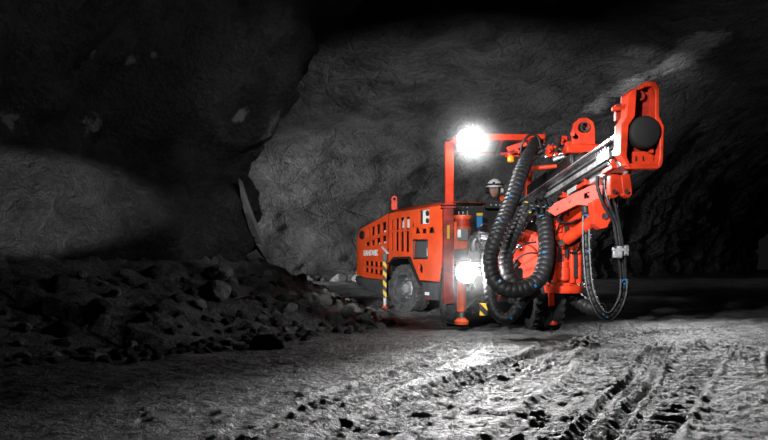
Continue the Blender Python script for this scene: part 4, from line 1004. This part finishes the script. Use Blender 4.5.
a = pf @ Vector((*cpx([(76, 142)])[0], -.04)); mb = MB(); mb.cyl(a - Vector((.06, 0, 0)), a + Vector((.06, 0, 0)), .026, .026, 14); mb.build('pivot_pin', M['red'], head, bevel=.003)
mb = MB()
mb.bar(pf @ Vector((*cpx([(92, 120)])[0], -.10)), pf @ Vector((*cpx([(94, 190)])[0], -.10)), .10, .08); mb.build('head_bracket', M['dred'], head, bevel=.01)
for k, (x, y0, y1) in enumerate(((84, 215, 335),)):
    for q in range(13):
        yy = y0 + (y1 - y0) * q / 12; c = pf @ Vector((*cpx([(x + (q % 2) * 5, yy)])[0], .112)); mb = MB(); mb.cyl(c, c + Vector((-.01, -.01, 0)), .009, .009, 6); mb.build('chipped_paint', M['wlabel'], head) if False else None
# ------------------------------------------------------------------ the operator
def skin_obj(name, verts, edges, radii, material, parent, sub=2, root=0):
    me = bpy.data.meshes.new(name); o = bpy.data.objects.new(name, me); COL.objects.link(o)
    org = worldloc(parent) if parent else Vector((0, 0, 0)); o.parent = parent
    me.from_pydata([Vector(v) - org for v in verts], edges, [])
    s = o.modifiers.new('skin', 'SKIN'); s.use_smooth_shade = True
    for i, v in enumerate(me.skin_vertices[0].data):
        r_ = radii[i]; v.radius = r_ if isinstance(r_, tuple) else (r_, r_); v.use_root = (i == root)
    ss = o.modifiers.new('sub', 'SUBSURF'); ss.levels = sub; ss.render_levels = sub
    dg = bpy.context.evaluated_depsgraph_get(); dg.update(); m2 = bpy.data.meshes.new_from_object(o.evaluated_get(dg))
    o.modifiers.clear(); o.data = m2; m2.materials.clear(); m2.materials.append(material)
    for p in m2.polygons: p.use_smooth = True
    return o
HX, HYd = P(494.5, 186, 10.78).x, 10.78
HZ = P(494.5, 189.2, 10.78).z           # middle of the head
per = empty('person', (HX, HYd + .05, DECK_Z - .0), 'person in a white helmet and orange jacket sitting behind the black control box', 'person')
# seated behind the panel, hands on the levers
FZ = DECK_Z
def W(x, y, z): return Vector((HX + x, HYd + y, z))
seat = 1.19; hipz = seat + .10; shz = HZ - .165
V = [W(0, .34, hipz), W(0, .32, hipz + .12), W(.02, .25, (hipz + shz) / 2), W(.04, .14, shz - .10), W(.03, .09, shz), W(0, .045, shz + .09),
     W(-.09, .30, hipz - .01), W(-.12, -.05, hipz + .02), W(-.13, -.02, 1.06), W(-.13, -.02, .98), W(-.13, -.12, .95),
     W(.09, .30, hipz - .01), W(.12, -.05, hipz + .02), W(.13, -.02, 1.06), W(.13, -.02, .98), W(.13, -.12, .95),
     W(-.08, .12, shz - .09), W(-.23, .0, shz - .22), W(-.15, -.17, 1.60), W(-.125, -.235, 1.60),
     W(.19, .08, shz - .01), W(.24, .0, shz - .22), W(.15, -.17, 1.60), W(.125, -.235, 1.60)]
E = [(0, 1), (1, 2), (2, 3), (3, 4), (4, 5), (0, 6), (6, 7), (7, 8), (8, 9), (9, 10), (0, 11), (11, 12), (12, 13), (13, 14), (14, 15), (4, 16), (16, 17), (17, 18), (18, 19), (4, 20), (20, 21), (21, 22), (22, 23)]
RR = [(.15, .12), (.14, .11), (.15, .12), (.16, .12), (.13, .09), (.055, .055), .085, .065, .05, .04, .035, .085, .065, .05, .04, .035, .08, .055, .04, .033, .08, .055, .04, .033]
pb_ = skin_obj('body', V, E, RR, M['hivis'], per)
# collar, vest front
mb = MB(); c = W(0, .055, shz + .03); mb.lathe(c - UP * .02, c + UP * .07 + Vector((0, -.02, 0)), [(0, .10), (.04, .085), (.09, .072), (.09, .06)], 24, cap=False); mb.build('collar', M['navy'], per)
mb = MB(); mb.prism([(-.035, 0), (.03, 0), (.075, .17), (.02, .21), (-.045, .21), (-.09, .17)], 0, .02, frame(W(-.01, -.03, shz - .15), (1, 0, 0), z=(0, -1, .32))); mb.build('undershirt', M['navy'], per, bevel=.006)
mb = MB(); mb.bar(W(.09, -.0, shz - .15), W(.11, .03, shz + .06), .045, .012, (0, 1, 0)); mb.build('reflective_tape', M['reflect'], per)
for sgn in (-1, 1):      # hands with fingers, resting on the controls
    hc = W(sgn * .125, -.255, 1.615)
    v = [hc + Vector((0, .03, 0)), hc + Vector((0, -.03, -.004)), hc + Vector((0, -.06, -.008))]; e = [(0, 1), (1, 2)]; r_ = [(.024, .018), (.038, .016), (.036, .014)]
    for f_ in range(4):
        dx = (f_ - 1.5) * .019; ln = (.062, .075, .07, .052)[f_] ; b0 = len(v)
        v += [hc + Vector((dx, -.072, -.01)), hc + Vector((dx * 1.05, -.072 - ln * .40, -.014)), hc + Vector((dx * 1.05, -.072 - ln * .5, -.042)), hc + Vector((dx, -.072 - ln * .2, -.055))]
        e += [(2, b0), (b0, b0 + 1), (b0 + 1, b0 + 2), (b0 + 2, b0 + 3)]; r_ += [.0095, .009, .0085, .0075]
    b0 = len(v); v += [hc + Vector((-sgn * .035, -.02, -.008)), hc + Vector((-sgn * .055, -.05, -.02)), hc + Vector((-sgn * .05, -.075, -.03))]; e += [(1, b0), (b0, b0 + 1), (b0 + 1, b0 + 2)]; r_ += [.012, .0105, .009]
    skin_obj('hand', v, e, r_, M['skin'], per, 1)
    mb = MB(); c = W(sgn * .13, -.06, FZ); mb.lathe(c + Vector((0, .09, .050)), c + Vector((0, -.18, .042)), [(0, .03), (.02, .046), (.12, .05), (.2, .047), (.25, .035), (.27, .01)], 18); mb.build('boot', M['matt'], per)
# head, turned a little to the camera's left
HM = Matrix.Translation((HX, HYd, HZ - .01)) @ Matrix.Rotation(R(-14), 4, 'Z')
def head_mesh():
    bm = bmesh.new(); bmesh.ops.create_uvsphere(bm, u_segments=36, v_segments=28, radius=1)
    for v in bm.verts:
        x, y, z = v.co
        w_ = 1 - .22 * max(0, -z) ** 1.3; sx = .076 * w_; sy = .095 * (1 - .10 * max(0, -z)); sz = .120
        p = Vector((x * sx, y * sy, z * sz))
        if y < 0:      # face side is -y
            p.y -= .004 * math.exp(-((z + .82) / .18) ** 2 - (x / .5) ** 2) * 3            # chin
            p.y -= .026 * math.exp(-((z + .17) / .16) ** 2 - (x / .15) ** 2)               # nose tip
            p.y -= .012 * math.exp(-((z - .05) / .16) ** 2 - (x / .12) ** 2)               # nose bridge
            p.y += .010 * (math.exp(-((z - .10) / .12) ** 2 - ((x - .42) / .2) ** 2) + math.exp(-((z - .10) / .12) ** 2 - ((x + .42) / .2) ** 2))
            p.y -= .006 * math.exp(-((z - .27) / .09) ** 2 - (x / .6) ** 2)                # brow
            p.y -= .007 * math.exp(-((z + .47) / .05) ** 2 - (x / .3) ** 2) + .006 * math.exp(-((z + .57) / .05) ** 2 - (x / .26) ** 2)
            p.y -= .004 * (math.exp(-((z + .1) / .2) ** 2 - ((abs(x) - .62) / .2) ** 2))   # cheek
        v.co = p
    me = bpy.data.meshes.new('head'); bm.to_mesh(me); bm.free(); return me
mb = MB().mesh(head_mesh(), HM); mb.build('head', M['skin'], per, ang=80)
for sgn in (-1, 1):
    mb = MB(); mb.lathe(HM @ Vector((sgn * .074, .012, .0)), HM @ Vector((sgn * .094, .022, .004)), [(0, .012), (.004, .028), (.012, .030), (.02, .02)], 16); mb.build('ear', M['skin'], per)
    mb = MB(); mb.lathe(HM @ Vector((sgn * .030, -.074, .013)), HM @ Vector((sgn * .030, -.090, .013)), [(0, .012), (.005, .0115), (.009, .008), (.011, .001)], 14, cap=False); mb.cur = 1; mb.cyl(HM @ Vector((sgn * .030, -.0845, .013)), HM @ Vector((sgn * .030, -.0862, .013)), .0055, .005, 12)
    mb.build('eye', [M['white'], M['hair']], per)
    mb = MB(); mb.box((sgn * .031, -.094, .036), (.032, .008, .006), HM); mb.build('eyebrow', M['hair'], per)
mb = MB(); mb.box((0, -.098, -.062), (.044, .006, .006), HM); mb.build('mouth', M['dred'], per, bevel=.002)
mb = MB(); mb.lathe(HM @ Vector((0, .012, .02)), HM @ Vector((0, .03, -.075)), [(0, .088), (.04, .086), (.08, .07), (.10, .05)], 24); 
hair = mb.build('hair', M['hair'], per)
# glasses
mb = MB(); 
for sgn in (-1, 1):
    mb.mesh(plate([(-.030, .016), (.030, .017), (.031, -.006), (.018, -.022), (-.016, -.020), (-.029, -.004)], [], .003, .001), HM @ Matrix.Translation((sgn * .033, -.109, .012)) @ Matrix.Rotation(sgn * .22, 4, 'Z') @ Matrix.Rotation(R(90), 4, 'X'))
gl = X(mb.build('safety_glasses', M['lens'], per), 'clear safety glasses')
mb = MB()
for sgn in (-1, 1): mb.bar(HM @ Vector((sgn * .064, -.100, .022)), HM @ Vector((sgn * .084, .0, .016)), .004, .008)
mb.box((0, -.113, .028), (.03, .004, .006), HM); mb.build('glasses_frame', M['matt'], gl)
# helmet
hb = bmesh.new(); bmesh.ops.create_uvsphere(hb, u_segments=40, v_segments=24, radius=1)
for v in list(hb.verts):
    if v.co.z < -.02: hb.verts.remove(v)
for v in hb.verts:
    x, y, z = v.co; r_ = 1 + .02 * math.cos(6 * math.atan2(y, x)) * z; v.co = Vector((x * .108 * r_, y * .128, z * .105 + .006 * math.exp(-(x / .25) ** 2) * z))
hme = bpy.data.meshes.new('helmet'); hb.to_mesh(hme); hb.free()
HH = HM @ Matrix.Translation((0, .006, .052)) @ Matrix.Rotation(R(4), 4, 'X')
mb = MB().mesh(hme, HH); mb.lathe(HH @ Vector((0, 0, -.008)), HH @ Vector((0, 0, .012)), [(0, .105), (.0, .125), (.008, .127), (.018, .108)], 40, cap=False)
mb.prism([(.075 * math.cos(R(a)), -.105 - .045 * math.sin(R(a))) for a in range(0, 181, 15)], -.012, -.002, HH)
he = mb.build('helmet', M['white'], per, ang=60, recalc=False); he['label'] = 'white safety helmet'
sd = he.modifiers.new('s', 'SOLIDIFY'); sd.thickness = .003
mb = MB(); pts = [HH @ Vector((.109 * math.cos(R(a)), .129 * math.sin(R(a)), .028)) for a in range(150, 391, 8)]; mb.tube(pts, lambda L: .011, 8); mb.build('helmet_band', M['matt'], he)
mb = MB(); mb.box((0, -.128, .045), (.035, .02, .03), HH); mb.build('helmet_lamp', M['matt'], he, bevel=.005)
for sgn in (-1, 1):
    mb = MB(); mb.lathe(HM @ Vector((sgn * .082, .012, -.012)), HM @ Vector((sgn * .128, .022, -.012)), [(0, .036), (.008, .042), (.03, .042), (.042, .034), (.046, .001)], 24, cap=False); em = mb.build('ear_muff', M['wlabel' if sgn > 0 else 'matt'], per)
    mb = MB(); mb.bar(HM @ Vector((sgn * .118, .02, .0)), HM @ Vector((sgn * .112, .02, .085)), .022, .014); mb.build('muff_arm', M['matt'], em, bevel=.004)
mb = MB(); mb.tube(spline([HM @ Vector(q) for q in ((-.086, -.01, .045), (-.074, -.045, -.05), (-.035, -.075, -.118), (.0, -.082, -.128), (.035, -.075, -.118), (.074, -.045, -.05), (.086, -.01, .045))], .01), lambda L: .005, 6); mb.build('chin_strap', M['matt'], he)

# ------------------------------------------------------------------ thin mist added around the two lamps to make their glare
hz = bpy.data.materials.new('lamp_glare_mist'); hz.use_nodes = True; nt = hz.node_tree; nt.nodes.clear()
vs_ = nt.nodes.new('ShaderNodeVolumeScatter'); vs_.inputs['Anisotropy'].default_value = .2
tc = nt.nodes.new('ShaderNodeTexCoord'); gr = nt.nodes.new('ShaderNodeTexGradient'); gr.gradient_type = 'SPHERICAL'
mp = nt.nodes.new('ShaderNodeMapping'); mp.inputs['Scale'].default_value = (1.35, 1.35, 1.35)
pw = nt.nodes.new('ShaderNodeMath'); pw.operation = 'POWER'; pw.inputs[1].default_value = 1.6
mu = nt.nodes.new('ShaderNodeMath'); mu.operation = 'MULTIPLY'; mu.inputs[1].default_value = .24
nt.links.new(tc.outputs['Object'], mp.inputs['Vector']); nt.links.new(mp.outputs['Vector'], gr.inputs['Vector']); nt.links.new(gr.outputs['Fac'], pw.inputs[0]); nt.links.new(pw.outputs[0], mu.inputs[0]); nt.links.new(mu.outputs[0], vs_.inputs['Density'])
ou = nt.nodes.new('ShaderNodeOutputMaterial'); nt.links.new(vs_.outputs[0], ou.inputs['Volume'])
for c, lab in ((P(466.5, 138.5, 9.85), 'thin mist added for the glare of the upper work lamp'), (P(466, 272.5, 9.4), 'thin mist added for the glare of the low headlamp')):
    bm = bmesh.new(); bmesh.ops.create_icosphere(bm, subdivisions=3, radius=.74); me = bpy.data.meshes.new('mist'); bm.to_mesh(me); bm.free(); me.materials.append(hz)
    mo = bpy.data.objects.new('mist', me); COL.objects.link(mo); mo.location = c; mo['kind'] = 'stuff'; mo['label'] = lab; mo['category'] = 'mist'
